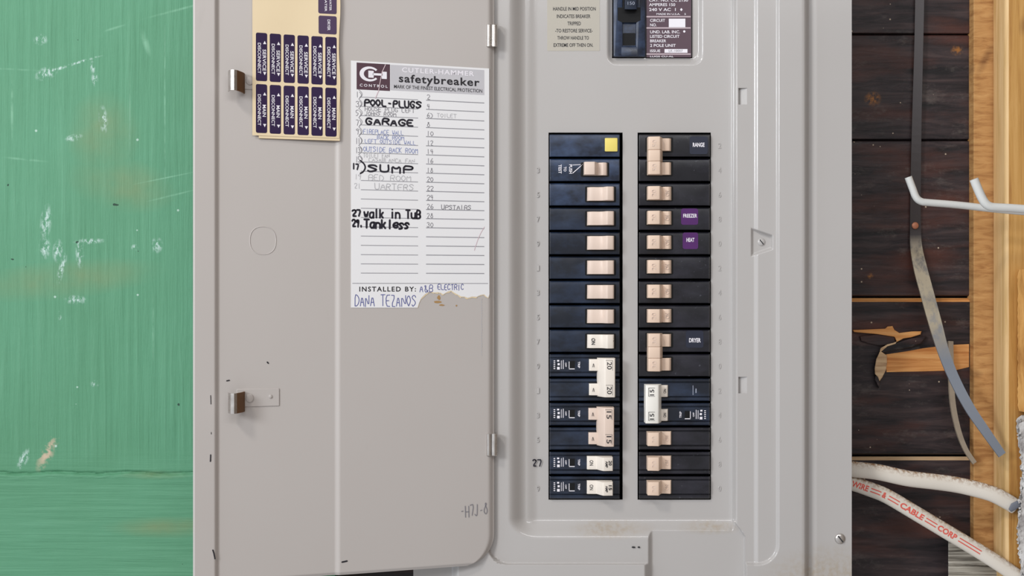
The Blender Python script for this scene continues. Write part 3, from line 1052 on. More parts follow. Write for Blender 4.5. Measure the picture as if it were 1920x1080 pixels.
# ring-shaped C closed on an H
cx, cy = 692, 152.5
out, inn = [], []
for t_ in np.linspace(math.radians(38), math.radians(322), 40):
    out.append((cx + 18.5 * math.cos(t_), cy - 13.5 * math.sin(t_)))
    inn.append((cx + 2 + 12.5 * math.cos(t_), cy - 9.5 * math.sin(t_)))
for i in range(len(out) - 1):
    mb.poly([out[i], out[i + 1], inn[i + 1], inn[i]], fc, 0.4)
mb.rect(690, 146.5, 700, 159, fc, 0.4).rect(715, 147, 724.5, 160, fc, 0.4).rect(698, 150.5, 717, 154.5, fc, 0.4)
mb.text('CONTROL', 674, 171, 726, 176, fc, 0.4, 0, 0.012, space=1.5)
mb.build('logo_emblem', M['whiteink'], logo)
mb = MB().text('CUTLER-HAMMER', 753, 137, 888, 146, fc, 0.4, 0, 0.02, space=1.15)
mb.build('header_title', M['whiteink'], hdr)
mb = MB().text('safetybreaker', 747, 149.5, 898, 169, fc, 0.4, 0, 0.022, space=1.12).text('MARK OF THE FINEST ELECTRICAL PROTECTION', 738, 169.5, 903, 176, fc, 0.4, 0, 0.006)
mb.build('header_text', M['ink'], hdr)
mb = MB()
for i in range(20):
    y = 195 + 16.74 * i
    mb.rect(676, y - 0.65, 783, y + 0.65, fc, 0.3).rect(798, y - 0.9, 907, y + 0.7, fc, 0.3)
mb.rect(660, 531, 914, 532.2, fc, 0.3)
mb.build('ruled_lines', M['rule'], card)
mb = MB().text('INSTALLED BY:', 673, 537.5, 779, 546.5, fc, 0.35, 0, 0.02, space=1.25)
mb.build('printed_text', M['ink'], card)


def L(i):
    return 195 + 16.74 * i


mb = MB()   # black marker entries
pen(mb, 'POOL-PLUGS', 682, L(1) - 13, 789, L(1) - 1.5, 3.2, fc, 0.4)
pen(mb, 'GARAGE', 684, L(3) - 13, 776, L(3) - 2, 3.4, fc, 0.4)
pen(mb, '17', 659, L(8) - 13, 673, L(8) - 3, 2.8, fc, 0.4)
mb.ribbon(spline([(675, L(8) - 19), (682, L(8) - 13), (684, L(8) - 6), (680, L(8) + 1), (675, L(8) + 4)], 5), 2.8, fc, 0.4)
pen(mb, 'SUMP', 687, L(8) - 12, 776, L(8) + 0.5, 3.4, fc, 0.4)
pen(mb, '27', 659, L(13) - 13, 677, L(13) - 2, 3.4, fc, 0.4)
pen(mb, 'walk in TuB', 681, L(13) - 15, 789, L(13), 3.4, fc, 0.4, 0.15)
pen(mb, '29.', 659, L(14) - 12, 680, L(14) + 0, 3.4, fc, 0.4)
pen(mb, 'Tankless', 681, L(14) - 13, 768, L(14) + 2, 3.7, fc, 0.4, 0.15)
mb.build('marker_writing', M['marker'], card, label='bold black marker entries')
mb = MB()   # grey pencil: numbers and small entries
for i, st in ((0, '1)'), (1, '3)'), (2, '5)'), (3, '7)'), (4, '9)'), (5, '11)'), (6, '13)'), (7, '15)')):
    pen(mb, st, 666, L(i) - 9, 679, L(i) + 1, 1.0, fc, 0.35)
    mb.ribbon(spline([(672, L(i) - 13), (677.5, L(i) - 8), (678, L(i) - 3), (672, L(i) + 4)], 4), 0.9, fc, 0.35)
for i, st in enumerate(['2', '4', '6)', '8', '10', '12', '14', '16', '18', '20', '22', '24', '26', '28', '30']):
    pen(mb, st, 799, L(i) - 10, 799 + 6.5 * len(st), L(i) - 1.5, 1.0, fc, 0.35)
pen(mb, 'HOUSE PLUG LEFT', 683, L(2) - 16.5, 777, L(2) - 9, 1.0, fc, 0.35)
pen(mb, 'JOHNS ROOM', 683, L(2) - 8, 742, L(2) - 1, 1.0, fc, 0.35)
pen(mb, 'UPSTAIRS', 826, L(12) - 9, 883, L(12) - 1, 1.2, fc, 0.35)
mb.build('pencil_writing', M['pencil'], card, label='grey pencil numbers and entries')
mb = MB()
pen(mb, 'TOILET', 818, L(2) - 10, 855, L(2) - 3, 1.0, fc, 0.35)
mb.build('faded_writing', M['palepencil'], card)
mb = MB()
pen(mb, 'TOILET FAN', 680, L(7) - 16, 730, L(7) - 9, 1.0, fc, 0.35)
pen(mb, 'CASABLANCA FAN', 690, L(7) - 8, 777, L(7) - 1, 1.0, fc, 0.35)
pen(mb, 'BED ROOM', 689, L(9) - 11, 771, L(9) - 0.5, 1.2, fc, 0.35)
pen(mb, 'QUARTERS', 690, L(10) - 12, 776, L(10) - 1, 1.4, fc, 0.35)
pen(mb, '19', 664, L(9) - 11, 676, L(9) - 2, 1.0, fc, 0.35)
pen(mb, '21', 663, L(10) - 11, 676, L(10) - 2, 1.0, fc, 0.35)
mb.build('faded_writing', M['palepencil'], card, label='faint pencil entries')
mb = MB()
pen(mb, 'FIREPLACE WALL', 680, L(4) - 9, 756, L(4) - 1, 1.0, fc, 0.35)
pen(mb, 'BACK ROOM', 706, L(5) - 16, 757, L(5) - 9, 1.0, fc, 0.35)
pen(mb, 'LEFT OUTSIDE WALL', 683, L(5) - 8, 779, L(5) - 1, 1.0, fc, 0.35)
pen(mb, 'OUTSIDE BACK ROOM', 680, L(6) - 11, 783, L(6) - 2, 1.1, fc, 0.35)
mb.build('faded_pen_writing', M['paleblue'], card, label='small blue pen entries')
mb = MB()
pen(mb, 'A&B', 785, 534.5, 812, 547.5, 1.2, fc, 0.35)
pen(mb, 'ELECTRIC', 819, 533.5, 869, 543.5, 1.2, fc, 0.35, 0.3)
pen(mb, 'DANA TEZANOS', 664, 553, 780, 573, 1.4, fc, 0.35, 0.2)
mb.build('pen_signature', M['blueink'], card, label='blue pen installer entry')
mb = MB()
MB().ribbon([(722, 134), (716, 147), (713, 160), (709, 182), (703, 196)], 1.3, fc, 0.5).build('crease', M['crease'], card)
mb.ribbon(spline([(907, 426), (900, 438), (894, 452), (888, 470)], 4), 1.1, fc, 0.45)
mb.build('crease', M['crease'], card)

# ================================================================== STICKER SHEET
sheet = thing('label_sheet', Pd(555, 260, 1), 'cream backing sheet of purple peel-off breaker labels stuck to the door top', 'label sheet')


def fs_(x, y, l):
    t_ = (x - 474) / 162
    return Pd(x, y, 2.2 + 1.6 * t_ * t_ + 0.5 * math.sin(t_ * 7 + y * 0.012) * 0.5 + l)


def sheet_patch(x0, y0, x1, y1, h0, h1, nx_=14, ny_=14, edge=lambda y: 0.0):
    mb = MB()
    gx_ = np.linspace(0, 1, nx_); gy_ = np.linspace(y0, y1, ny_)
    for hh in (h1, h0):
        base_ = len(mb.v)
        mb.v += [tuple(fs_(x0 + u * (x1 + edge(y) - x0), y, hh)) for y in gy_ for u in gx_]
        for j in range(ny_ - 1):
            for i in range(nx_ - 1):
                f = (base_ + j * nx_ + i, base_ + (j + 1) * nx_ + i, base_ + (j + 1) * nx_ + i + 1, base_ + j * nx_ + i + 1)
                mb.f.append(f if hh == h1 else f[::-1]); mb.mi.append(0)
    per = [i for i in range(nx_)] + [j * nx_ + nx_ - 1 for j in range(1, ny_)] + [(ny_ - 1) * nx_ + i for i in range(nx_ - 2, -1, -1)] + [j * nx_ for j in range(ny_ - 2, 0, -1)]
    N = nx_ * ny_
    for a_, b_ in zip(per, per[1:] + per[:1]):
        mb.f.append((a_, b_, N + b_, N + a_)); mb.mi.append(1)
    return mb


sheet_patch(473, -70, 635.5, 271.5, -0.25, 0.0, 18, 24, lambda y: 1.6 * math.sin(y * 0.045)).build('backing_sheet', [M['cream'], M['cream_edge']], sheet)
sheet_patch(485, -66, 636, 276, -1.6, -0.4, 14, 18, lambda y: 1.2 * math.sin(y * 0.03 + 1)).build('backing_sheet', [M['cream'], M['cream_edge']], sheet, label='second sheet lying beneath')


def sticker(x0, y0, x1, y1, mat, lines):
    pts = rrect(x0, y0, x1, y1, 3.2)
    o = MB().prism(pts, 0.02, 0.14, fs_).build('sticker', mat, sheet)
    mb = MB()
    for st, a0, b0, a1, b1 in lines:
        if st == '^':
            mb.poly([(a0, b1), (a1, b1), ((a0 + a1) / 2, b0)], fs_, 0.24)
        elif st == 'v':
            mb.poly([(a0, b0), ((a0 + a1) / 2, b1), (a1, b0)], fs_, 0.24)
        else:
            mb.text(st, a0, b0, a1, b1, fs_, 0.24, 90, 0.012)
    mb.build('sticker_text', M['whiteink'], o)


# flattened coordinates of the rows
for c in range(6):
    x0 = 479.5 + 25.9 * c
    x1 = x0 + 21
    k0 = 1 + KD * (928 - (x0 + 10))
    ft = lambda y: 540 + (y - 540) / k0
    sh = 1.7 * c
    for r0, wd in ((63, 'SERVICE'), (159, 'MAIN')):
        y0 = r0 + sh - (0 if wd == 'SERVICE' else 0.15 * sh)
        hgt = 90 if wd == 'SERVICE' else 91
        a, b = ft(y0), ft(y0 + hgt)
        ln = [('^', x0 + 13.5, a + 14, x0 + 19.5, a + 19.5), ('v', x0 + 13.5, b - 16, x0 + 19.5, b - 10.5)]
        if wd == 'SERVICE':
            ln += [('SERVICE', x0 + 12.5, a + 29, x0 + 19, a + 67), ('DISCONNECT', x0 + 3.5, a + 18, x0 + 9.5, a + 72)]
        else:
            ln += [('MAIN', x0 + 12.5, a + 36, x0 + 19, a + 57), ('DISCONNECT', x0 + 3.5, a + 18, x0 + 9.5, a + 73)]
        sticker(x0, a, x1, b, M['purple'], ln)
ft = lambda y: 540 + (y - 540) / (1 + KD * (928 - 613))
sticker(596, ft(-14), 630, ft(28), M['plum'], [('HEATER', 608, ft(-8), 612, ft(24)), ('WATER', 616.5, ft(-2), 620.5, ft(22))])
sticker(596.5, ft(32), 630, ft(66), M['plum'], [('DRYER', 613, ft(39), 618, ft(59))])

# ================================================================== BREAKERS
FACE = -3.0                    # breaker faces stand a little proud of the pan
f0 = (D - FACE / 1000) / D


def row(i):
    return 250.2 + 45.75 * i


def body(parent, x0, x1, ytop, ybot, style, mat, flip=False):
    """moulded breaker case; cross-section runs down the case, bevelled at its ends"""
    bm = bmesh.new()
    n = 1.1
    if style == 'old':
        prof = [(ytop, -44), (ytop, FACE - 1.6), (ytop + 2.2, FACE - 0.1), (ytop + 9, FACE + 0.25), (ybot - 6, FACE + 0.1), (ybot - 1.2, FACE - 0.5), (ybot, FACE - 1.8), (ybot, -44)]
    else:
        prof = [(ytop, -44), (ytop, FACE - 1.2), (ytop + 1.4, FACE - 0.2), (ytop + 5.5, FACE - 0.2), (ytop + 6.3, FACE - 1.3), (ytop + 7.3, FACE - 1.3), (ytop + 8.2, FACE + 0.5), (ybot - 9.2, FACE + 0.5), (ybot - 8.2, FACE - 1.3), (ybot - 7.2, FACE - 1.3), (ybot - 6.4, FACE - 0.2), (ybot - 1.4, FACE - 0.2), (ybot, FACE - 1.2), (ybot, -44)]
    fr = [(x0, -1.4), (x0 + 1.6, 0), (x1 - 1.6, 0), (x1, -1.4)]
    rows_ = []
    for x, dh in fr:
        rows_.append([bm.verts.new(P(x, y, max(h + dh, -50))) for y, h in prof])
    m_ = len(prof)
    for i in range(3):
        for j in range(m_ - 1):
            bm.faces.new((rows_[i][j], rows_[i + 1][j], rows_[i + 1][j + 1], rows_[i][j + 1]))
        bm.faces.new((rows_[i][m_ - 1], rows_[i + 1][m_ - 1], rows_[i + 1][0], rows_[i][0]))
    bm.faces.new(rows_[0]); bm.faces.new(rows_[3][::-1])
    bmesh.ops.recalc_face_normals(bm, faces=bm.faces)
    return MB().bm(bm).build('body', mat, parent, smooth=True, angle=25)


def lever(parent, prof, y0, y1, mat, name='rocker', bevel=0.0005, label=None):
    """rocker: profile in (px, mm above the case) swept from y0 to y1 (px) at true size"""
    bm = bmesh.new()
    fn = lambda x, y, l: Vector(((x - 960) * S * f0, -(FACE + l) / 1000, (540 - y) * S * f0))
    a_ = [bm.verts.new(fn(x, y0, l)) for x, l in prof]
    b_ = [bm.verts.new(fn(x, y1, l)) for x, l in prof]
    n = len(prof)
    for i in range(n):
        bm.faces.new((a_[i], a_[(i + 1) % n], b_[(i + 1) % n], b_[i]))
    bm.faces.new(a_); bm.faces.new(b_[::-1])
    bmesh.ops.recalc_face_normals(bm, faces=bm.faces)
    if bevel:
        es = [e for e in bm.edges if all(v.co.y < -(FACE + 1.0) / 1000 for v in e.verts) and e.calc_face_angle(0) > 0.5]
        bmesh.ops.bevel(bm, geom=es, offset=bevel, segments=2, affect='EDGES', profile=0.5)
    return MB().bm(bm).build(name, mat, parent, smooth=True, angle=30, label=label)


def fn_top(l0):
    return lambda x, y, l: Vector(((x - 960) * S * f0, -(FACE + l0 + l) / 1000, (540 - y) * S * f0))


def well(parent, x0, y0, x1, y1):
    """dark opening round the rocker"""
    MB().prism(rrect(x0, y0, x1, y1, 2.0, 2), 0.1, 0.45, lambda x, y, l: P(x, y, FACE + l)).build('rocker_slot', M['cavity'], parent)


# profile of a rocker: peak block, slope, low tail.  s=+1: peak to the left (right column); s=-1 mirrored
def rprof(xp, s, kind='old'):
    if kind == 'old':
        q = [(0, -0.3), (0, 7.2), (2, 8.0), (20, 9.2), (22, 9.0), (29.5, 2.0), (33, 3.2), (40, 3.6), (44, 2.6), (46, 1.0), (46, -0.3)]
    elif kind == 'smooth':
        q = [(0, -0.3), (0, 6.0), (2, 7.6), (13, 8.6), (16, 7.6), (21, 4.4), (28, 3.4), (38, 3.9), (45, 3.2), (49, 1.4), (50, -0.3)]
    elif kind == 'new':
        q = [(0, -0.3), (0, 9.4), (17, 10.0), (19, 9.6), (29, 2.8), (45, 2.6), (47, 2.0), (47, -0.3)]
    elif kind == 'cube':
        q = [(0, -0.3), (0, 9.6), (18.5, 10.6), (20.5, 10.4), (28, 2.0), (44, 3.2), (46, 2.2), (46, -0.3)]
    return [(xp + s * a_, b_) for a_, b_ in q]


def cuts(parent, ybot):
    pass


LX0, LX1 = 1030.5, 1162
RX0, RX1 = 1198, 1331
ORD = ['topmost', 'second', 'third', 'fourth', 'fifth', 'sixth', 'seventh', 'eighth', 'ninth', 'tenth', 'eleventh', 'twelfth', 'thirteenth', 'fourteenth', 'lowest']


def printed(parent, y, side, full=True):
    """white factory printing and little trip window on the newer breakers"""
    mb = MB()
    fn = lambda x, yy, l: P(x, yy, FACE + 0.5 + l)
    X_ = (lambda a_: LX0 + a_) if side == 'L' else (lambda a_: RX1 - a_)
    yc = y

    def t_(st, a0, a1, b0, b1):
        xa, xb = X_(a0), X_(a1)
        mb.text(st, min(xa, xb), yc + b0, max(xa, xb), yc + b1, fn, 0.15, 90 if side == 'L' else -90, 0.02)

    def bar(a0, a1, b0, b1):
        xa, xb = X_(a0), X_(a1)
        mb.rect(min(xa, xb), yc + b0, max(xa, xb), yc + b1, fn, 0.15)
    if full:
        t_('TRIP', 53, 57, -6, 6)
        t_('OFF', 29, 32, -4, 4)
        for a0 in (25,):
            bar(a0, a0 + 1.2, -9, 8)
        bar(21.5, 22.5, -8, 8)
        bar(14, 19, 4, 9); bar(14, 18, -9, -6); bar(15, 19, -3, 1)
        for q in range(5):
            bar(7.5, 10.5, -8 + q * 3.6, -6.4 + q * 3.6)
        bar(36, 37.2, -6, 8); bar(36, 47, 7, 8.5)
    else:
        bar(31, 32.2, -10, 8); bar(25, 27, -4, 4)
    o = mb.build('printed_text', M['greyink'] if not full else M['whiteink'], parent)
    if full:
        xa, xb = X_(37.5), X_(47)
        MB().prism([(min(xa, xb), yc - 7), (max(xa, xb), yc - 7), (max(xa, xb), yc + 6.5), (min(xa, xb), yc + 6.5)], 0.1, 0.3, fn).build('trip_window', M['cavity'], parent)


GL, GR = 'breakers in the left column', 'breakers in the right column'


def breaker(side, i, label, style='old', kind='old', bmat='black', tmat='tan', nrow=1, group=True):
    x0, x1 = (LX0, LX1) if side == 'L' else (RX0, RX1)
    o = thing('circuit_breaker', P((x0 + x1) / 2, row(i + nrow) - 1.5, -44), label, 'circuit breaker', GL if side == 'L' else GR)
    for q in range(nrow):
        body(o, x0, x1, row(i + q) + 2.2, row(i + q + 1) - 1.6, style, M[bmat])
    return o


# ---- left column
o = breaker('L', 0, 'double-height dark blue breaker with yellow test button at the top of the left column', 'old', bmat='navy', nrow=2)
MB().prism(rrect(1134, row(0) + 8.5, 1158, row(0) + 34, 1.5, 2), 0, 2.6, lambda x, y, l: P(x, y, FACE + l), 0.0006).build('test_button', M['yellow'], o, smooth=True, label='square yellow push button')
y = row(1) + 21.5
well(o, 1089, y - 13, 1142, y + 14)
lever(o, [(1094, -0.3), (1094, 7.4), (1096, 8.2), (1112, 9.2), (1114, 9.0), (1121.5, 2.2), (1130, 3.9), (1136, 3.2), (1138.5, 1.2), (1138.5, -0.3)], y - 12, y + 12, M['tan'])
mb = MB()
fn = lambda x, yy, l: P(x, yy, FACE + 0.3 + l)
mb.text('PUSH', 1067, y - 9, 1073, y + 8, fn, 0.15, 90, 0.02).text('TO', 1057, y - 5, 1062, y + 4, fn, 0.15, 90, 0.02).text('TEST', 1047, y - 9, 1053, y + 8, fn, 0.15, 90, 0.02)
mb.ribbon([(1074, y + 7), (1090, y - 7)], 1.3, fn, 0.15).ribbon([(1074, y - 8), (1092, y - 9)], 1.0, fn, 0.15)
mb.build('printed_text', M['whiteink'], o, label='PUSH TO TEST in white')

for i in range(2, 8):
    txt = {2: 'dark blue breaker with tan rocker just under the push-to-test breaker',
           3: 'blue-black breaker with tan rocker, second below the push-to-test breaker',
           4: 'blue-black breaker with tan rocker, third below the push-to-test breaker',
           5: 'blue-black breaker with tan rocker, fourth below the push-to-test breaker',
           6: 'blue-black breaker with tan rocker, second above the white ON rocker in the left column',
           7: 'blue-black breaker with tan rocker directly above the white ON rocker in the left column'}[i]
    o = breaker('L', i, txt, 'old', bmat='navy' if i in (2,) else 'blue')
    y = row(i) + 22.5
    well(o, 1097, y - 14.5, 1155, y + 15)
    lever(o, rprof(1150, -1, 'smooth'), y - 12.8, y + 12.8, M['tan'])
    MB().text('20', 1138.5, y - 6, 1146, y + 6, fn_top(0), 7.2, 90, 0, 0.4).build('embossed_number', M['peach'], o)
o = breaker('L', 8, 'blue-black breaker whose off-white rocker reads ON and 15, left column', 'old', bmat='blue')
y = row(8) + 23.5
well(o, 1097, y - 14.5, 1155, y + 15)
lever(o, rprof(1150, -1, 'smooth'), y - 12.8, y + 12.8, M['offwhite'])
MB().text('ON', 1108, y - 6, 1115, y + 6, fn_top(0), 4.2, 90, 0.02).text('15', 1143.5, y - 7, 1149, y + 1, fn_top(0), 7.2, 90, 0.02).text('AMP', 1138, y - 7, 1142.5, y + 7, fn_top(0), 7.3, 90, 0.02).build('rocker_text', M['ink'], o)


def twopole(i, label, xl, tmat, amp, xr=1154):
    o = breaker('L', i, label, 'new', bmat='blue', nrow=2)
    ya, yb = row(i) + 22, row(i + 1) + 22
    for y in (ya, yb):
        well(o, xl - 16, y - 14, 1157, y + 14)
        lever(o, [(xl - 15, -0.3), (xl - 15, 2.2), (xl - 13, 2.8), (xl + 4, 3.4), (xl + 6, -0.3)], y - 11, y + 11, M['offwhite'] if tmat != 'tan' else M['tan'])
        MB().text('<', xl - 9, y - 3, xl - 5, y + 4, fn_top(0), 3.6, 90, 0.01).build('rocker_text', M['ink'], o)
    h = lever(o, [(xl, -0.3), (xl + 1.5, 3), (xl + 12, 9.8), (xl + 14, 10.4), (xr - 4, 10.4), (xr - 2.5, 9.6), (xr - 2.5, -0.3)], ya - 13.5, yb + 13, M[tmat], 'handle_tie')
    mb = MB()
    for y in (ya, yb):
        mb.text(amp, xl + 17, y - 7, xl + 26, y + 7, fn_top(0), 10.5, 90, 0.01)
        mb.rect(xl + 14.8, y - 10, xl + 27, y - 9.4, fn_top(0), 10.5).rect(xl + 27.0, y - 10, xl + 27.6, y + 9, fn_top(0), 10.5)
    mb.build('handle_text', M['ink'], h)
    printed(o, ya, 'L')
    return o


twopole(9, 'two-pole breaker with cream handle tie marked 20 in the left column', 1119, 'offwhite', '20')
twopole(11, 'two-pole breaker with tan handle tie marked 15 in the left column', 1118, 'tan', '15', 1152)
for i, amp, st, tm, nm in ((13, '20', '20', 'offwhite', 'breaker with off-white rocker beside the handwritten 27'), (14, '15', 'ON', 'offwhite', 'lowest breaker of the left column, off-white rocker reading ON')):
    o = breaker('L', i, nm, 'new', bmat='blue')
    y = row(i) + 22
    well(o, 1098, y - 14, 1151, y + 14)
    lever(o, rprof(1147, -1, 'new'), y - 12.5, y + 12.5, M[tm])
    MB().text(amp, 1139, y - 7, 1145, y + 2, fn_top(0), 10.05, 90, 0.02).text('AMP', 1133, y - 6, 1137.5, y + 6, fn_top(0), 10.05, 90, 0.02).text('ON', 1105, y - 5, 1112, y + 5, fn_top(0), 2.75, 90, 0.02).build('rocker_text', M['ink'], o)
    printed(o, y, 'L')


# ---- right column
def two_right(i, label, tmat='peach'):
    o = breaker('R', i, label, 'old', bmat='black', nrow=2)
    ya, yb = row(i) + 21.5, row(i + 1) + 20.5
    for y in (ya, yb):
        well(o, 1210, y - 14, 1262, y + 14)
        lever(o, [(1229, -0.3), (1230, 4.5), (1243, 3.2), (1247, 3.5), (1254, 3.2), (1258, 1.4), (1258, -0.3)], y - 11.5, y + 12, M[tmat])
    for k_, (a_, b_) in enumerate(((ya - 13, ya + 11.3), (ya + 11.6, yb - 12.2), (yb - 11.9, yb + 12.5))):
        h = lever(o, [(1213, -0.3), (1213, 7.6), (1215, 8.4), (1233, 9.4), (1235, 9.2), (1241.8, 1.8), (1242, -0.3)], a_, b_, M[tmat], 'handle_tie' if k_ == 1 else 'rocker')
    for y in (ya, yb):
        MB().text('50' if i == 0 else '30', 1220, y - 7, 1228, y + 6, fn_top(0), 9.2, -90, 0, 0.5).build('embossed_number', M['tan'], o)
    return o


def tag_sticker(parent, st, x0, y0, x1, y1, mat, tx, bold=0.02):
    fn = lambda x, yy, l: P(x, yy, FACE + 0.28 + l)
    s_ = MB().prism(rrect(x0, y0, x1, y1, 4), 0, 0.12, fn).build('sticker', mat, parent, label='sticker reading ' + st)
    MB().text(st, tx[0], tx[1], tx[2], tx[3], fn, 0.25, 0, bold).build('sticker_text', M['whiteink'], s_)


o = two_right(0, 'two-pole breaker with tan handle and black RANGE sticker, top of the right column')
tag_sticker(o, 'RANGE', 1293, 256, 1327, 289, M['darksticker'], (1299, 267.5, 1321, 275.5), 0.03)
labs = {2: 'black breaker with tan rocker directly under the RANGE breaker', 3: 'black breaker with purple FREEZER sticker in the right column', 4: 'black breaker with purple HEAT sticker in the right column',
        5: 'black breaker with tan rocker directly under the HEAT breaker', 6: 'black breaker with tan rocker, second below the HEAT breaker', 7: 'black breaker with tan rocker directly above the DRYER breaker',
        12: 'black breaker with peach rocker directly under the white handle tie, right column', 13: 'black breaker with peach rocker, second from the bottom of the right column', 14: 'lowest breaker of the right column with peach rocker'}
for i in (2, 3, 4, 5, 6, 7, 12, 13, 14):
    o = breaker('R', i, labs[i], 'old' if i < 12 else 'new', bmat='black')
    y = row(i) + (21.5 if i < 12 else 21.5)
    well(o, 1210, y - 14, 1262, y + 14)
    lever(o, rprof(1212.5, 1, 'old' if i < 12 else 'new') if i < 12 else rprof(1212, 1, 'cube'), y - 12.5, y + 12.5, M['peach'])
    MB().text('20', 1219, y - 6, 1227, y + 6, fn_top(0), 9.0 if i < 12 else 10.4, -90, 0, 0.6).build('embossed_number', M['tan'], o)
    MB().text('ON', 1246, y - 5, 1253, y + 5, fn_top(0), 4.0 if i < 12 else 3.2, -90, 0, 0.5).build('embossed_text', M['tan'], o)
    if i == 3:
        tag_sticker(o, 'FREEZER', 1277, 391, 1309, 421.5, M['purple2'], (1281, 401, 1307, 408))
    if i == 4:
        tag_sticker(o, 'HEAT', 1280, 436, 1309, 467, M['purple2'], (1287, 446, 1302, 453.5))
o = two_right(8, 'two-pole breaker with tan handle and black DRYER sticker in the right column')
tag_sticker(o, 'DRYER', 1286, 620, 1319, 652, M['darksticker'], (1292, 634, 1314, 642), 0.03)
# white-tied two-pole breaker
o = breaker('R', 10, 'two-pole breaker with white handle tie near the bottom of the right column', 'new', bmat='blue', nrow=2)
ya, yb = row(10) + 25, row(11) + 24
for y in (ya, yb):
    well(o, 1208, y - 13, 1256, y + 13)
    lever(o, [(1228, -0.3), (1229, 3.2), (1238, 3.2), (1250, 2.8), (1252, 1.8), (1252, -0.3)], y - 11, y + 11, M['offwhite'])
    MB().text('ON', 1243, y - 4, 1248, y + 4, fn_top(0), 3.3, -90, 0.01).build('rocker_text', M['ink'], o)
h = lever(o, [(1207.5, -0.3), (1207.5, 10.0), (1209, 10.8), (1229, 11.2), (1232, 10.6), (1239, 3.0), (1239, -0.3)], ya - 13, yb + 13.5, M['white'], 'handle_tie')
mb = MB()
for y in (ya, yb):
    mb.text('15', 1215, y - 5, 1223, y + 6, fn_top(0), 11.25, -90, 0.01)
    mb.rect(1212.5, y - 8, 1224.5, y - 7.3, fn_top(0), 11.2).rect(1212.5, y - 8, 1213.2, y + 8, fn_top(0), 11.2).rect(1212.5, y + 7.4, 1224.5, y + 8, fn_top(0), 11.2)
mb.build('handle_text', M['ink'], h)
printed(o, ya, 'R', False)
printed(o, yb, 'R')

# ---- main breaker
mainb = thing('main_breaker', P(1222, 108, -44), 'large dark main breaker with maroon rating plate at the top of the panel', 'main breaker')
MF = -8.0
fm = lambda x, y, l: P(x, y, MF + l)
MB().prism(rrect(1149, -178, 1297, 108, 3), -42, -1.5, fm).build('body', M['black'], mainb)
# front moulding with a sunken slot: frame built from four bars round the slot
mb = MB()
mb.prism(rrect(1150.5, -176, 1167.5, 106.5, 2.5), -2, 2.6, fm, 0.0012)
mb.prism(rrect(1192.5, -176, 1210, 106.5, 2.5), -2, 2.6, fm, 0.0012)
mb.prism(rrect(1151, 86, 1209.5, 106.5, 4), -2, 2.5, fm, 0.0012)
mb.prism([(1167, 40), (1193, 40), (1193, 86.5), (1167, 86.5)], -2, 0.4, fm)
mb.build('bezel', M['navy'], mainb, smooth=True, angle=40)
MB().prism([(1158, 14), (1201, 14), (1201, 38), (1193, 42), (1167, 42), (1158, 38)], 2.4, 2.8, fm).build('handle_slot', M['cavity'], mainb)
MB().prism(rrect(1168, 62, 1191.5, 85, 1.5), 0.3, 0.6, fm).build('handle_slot', M['cavity'], mainb)
bm = bmesh.new()
hd = MB().prism([(1171, -80), (1194, -80), (1194, 18), (1171, 18)], 2, 9, fm, 0.0012)
hd.build('handle', M['blue'], mainb, smooth=True)
MB().text('150', 1177, 3, 1190, 9, fm, 9.1, 0, 0.0).build('handle_text', M['greyink'], mainb)
pl = MB().prism([(1212, -174), (1296, -174), (1296, 107.5), (1212, 107.5)], -1.6, 0.4, fm).build('rating_plate', M['plate'], mainb, label='maroon rating plate with white text')
mb = MB()
for st, x0, x1, y0, y1 in (('CAT. NO. CC 2150', 1217, 1290, -2.5, 3), ('AMPERES 150', 1217, 1266, 6, 11.5), ('240 V AC  1', 1217, 1267, 15, 20.8), ('MADE IN U.S.A.    5', 1231, 1286, 24.6, 28), ('CIRCUIT', 1219, 1247, 35.5, 41), ('NO.', 1219, 1231, 44, 49.5),
                           ('UND. LAB. INC.', 1219, 1275, 57, 62.5), ('LISTED CIRCUIT', 1219, 1274, 65.5, 71), ('BREAKER', 1219, 1249, 74, 79.3), ('2 POLE UNIT', 1219, 1267, 82.5, 88), ('ISSUE', 1219, 1238, 92.8, 98), ('LUGS CU-AL', 1219, 1263, 104.3, 109.5)):
    mb.text(st, x0, y0, x1, min(y1, 107.5), fm, 0.55, 0, 0.012)
mb.poly([(1275, 18), (1277.5, 15), (1280, 18), (1277.5, 21)], fm, 0.55)
mb.poly([(1283 + 2.2 * math.cos(a), 59 + 2.2 * math.sin(a)) for a in np.linspace(0, 6, 10)], fm, 0.55)
mb.build('plate_text', M['whiteink'], pl)
mb = MB()
for y in (31.3, 52.4, 101.4):
    mb.rect(1212, y - 1.2, 1295, y + 1.2, fm, 0.5)
mb.build('plate_lines', M['pinkline'], pl)
MB().rect(1254, 35, 1285, 51.5, fm, 0.5).rect(1246, 92, 1289, 99, fm, 0.5).build('plate_blanks', M['whiteink'], pl)
MB().text('LK-10007', 1254, 93, 1280, 97.5, fm, 0.6).build('plate_stamp', M['pencil'], pl)

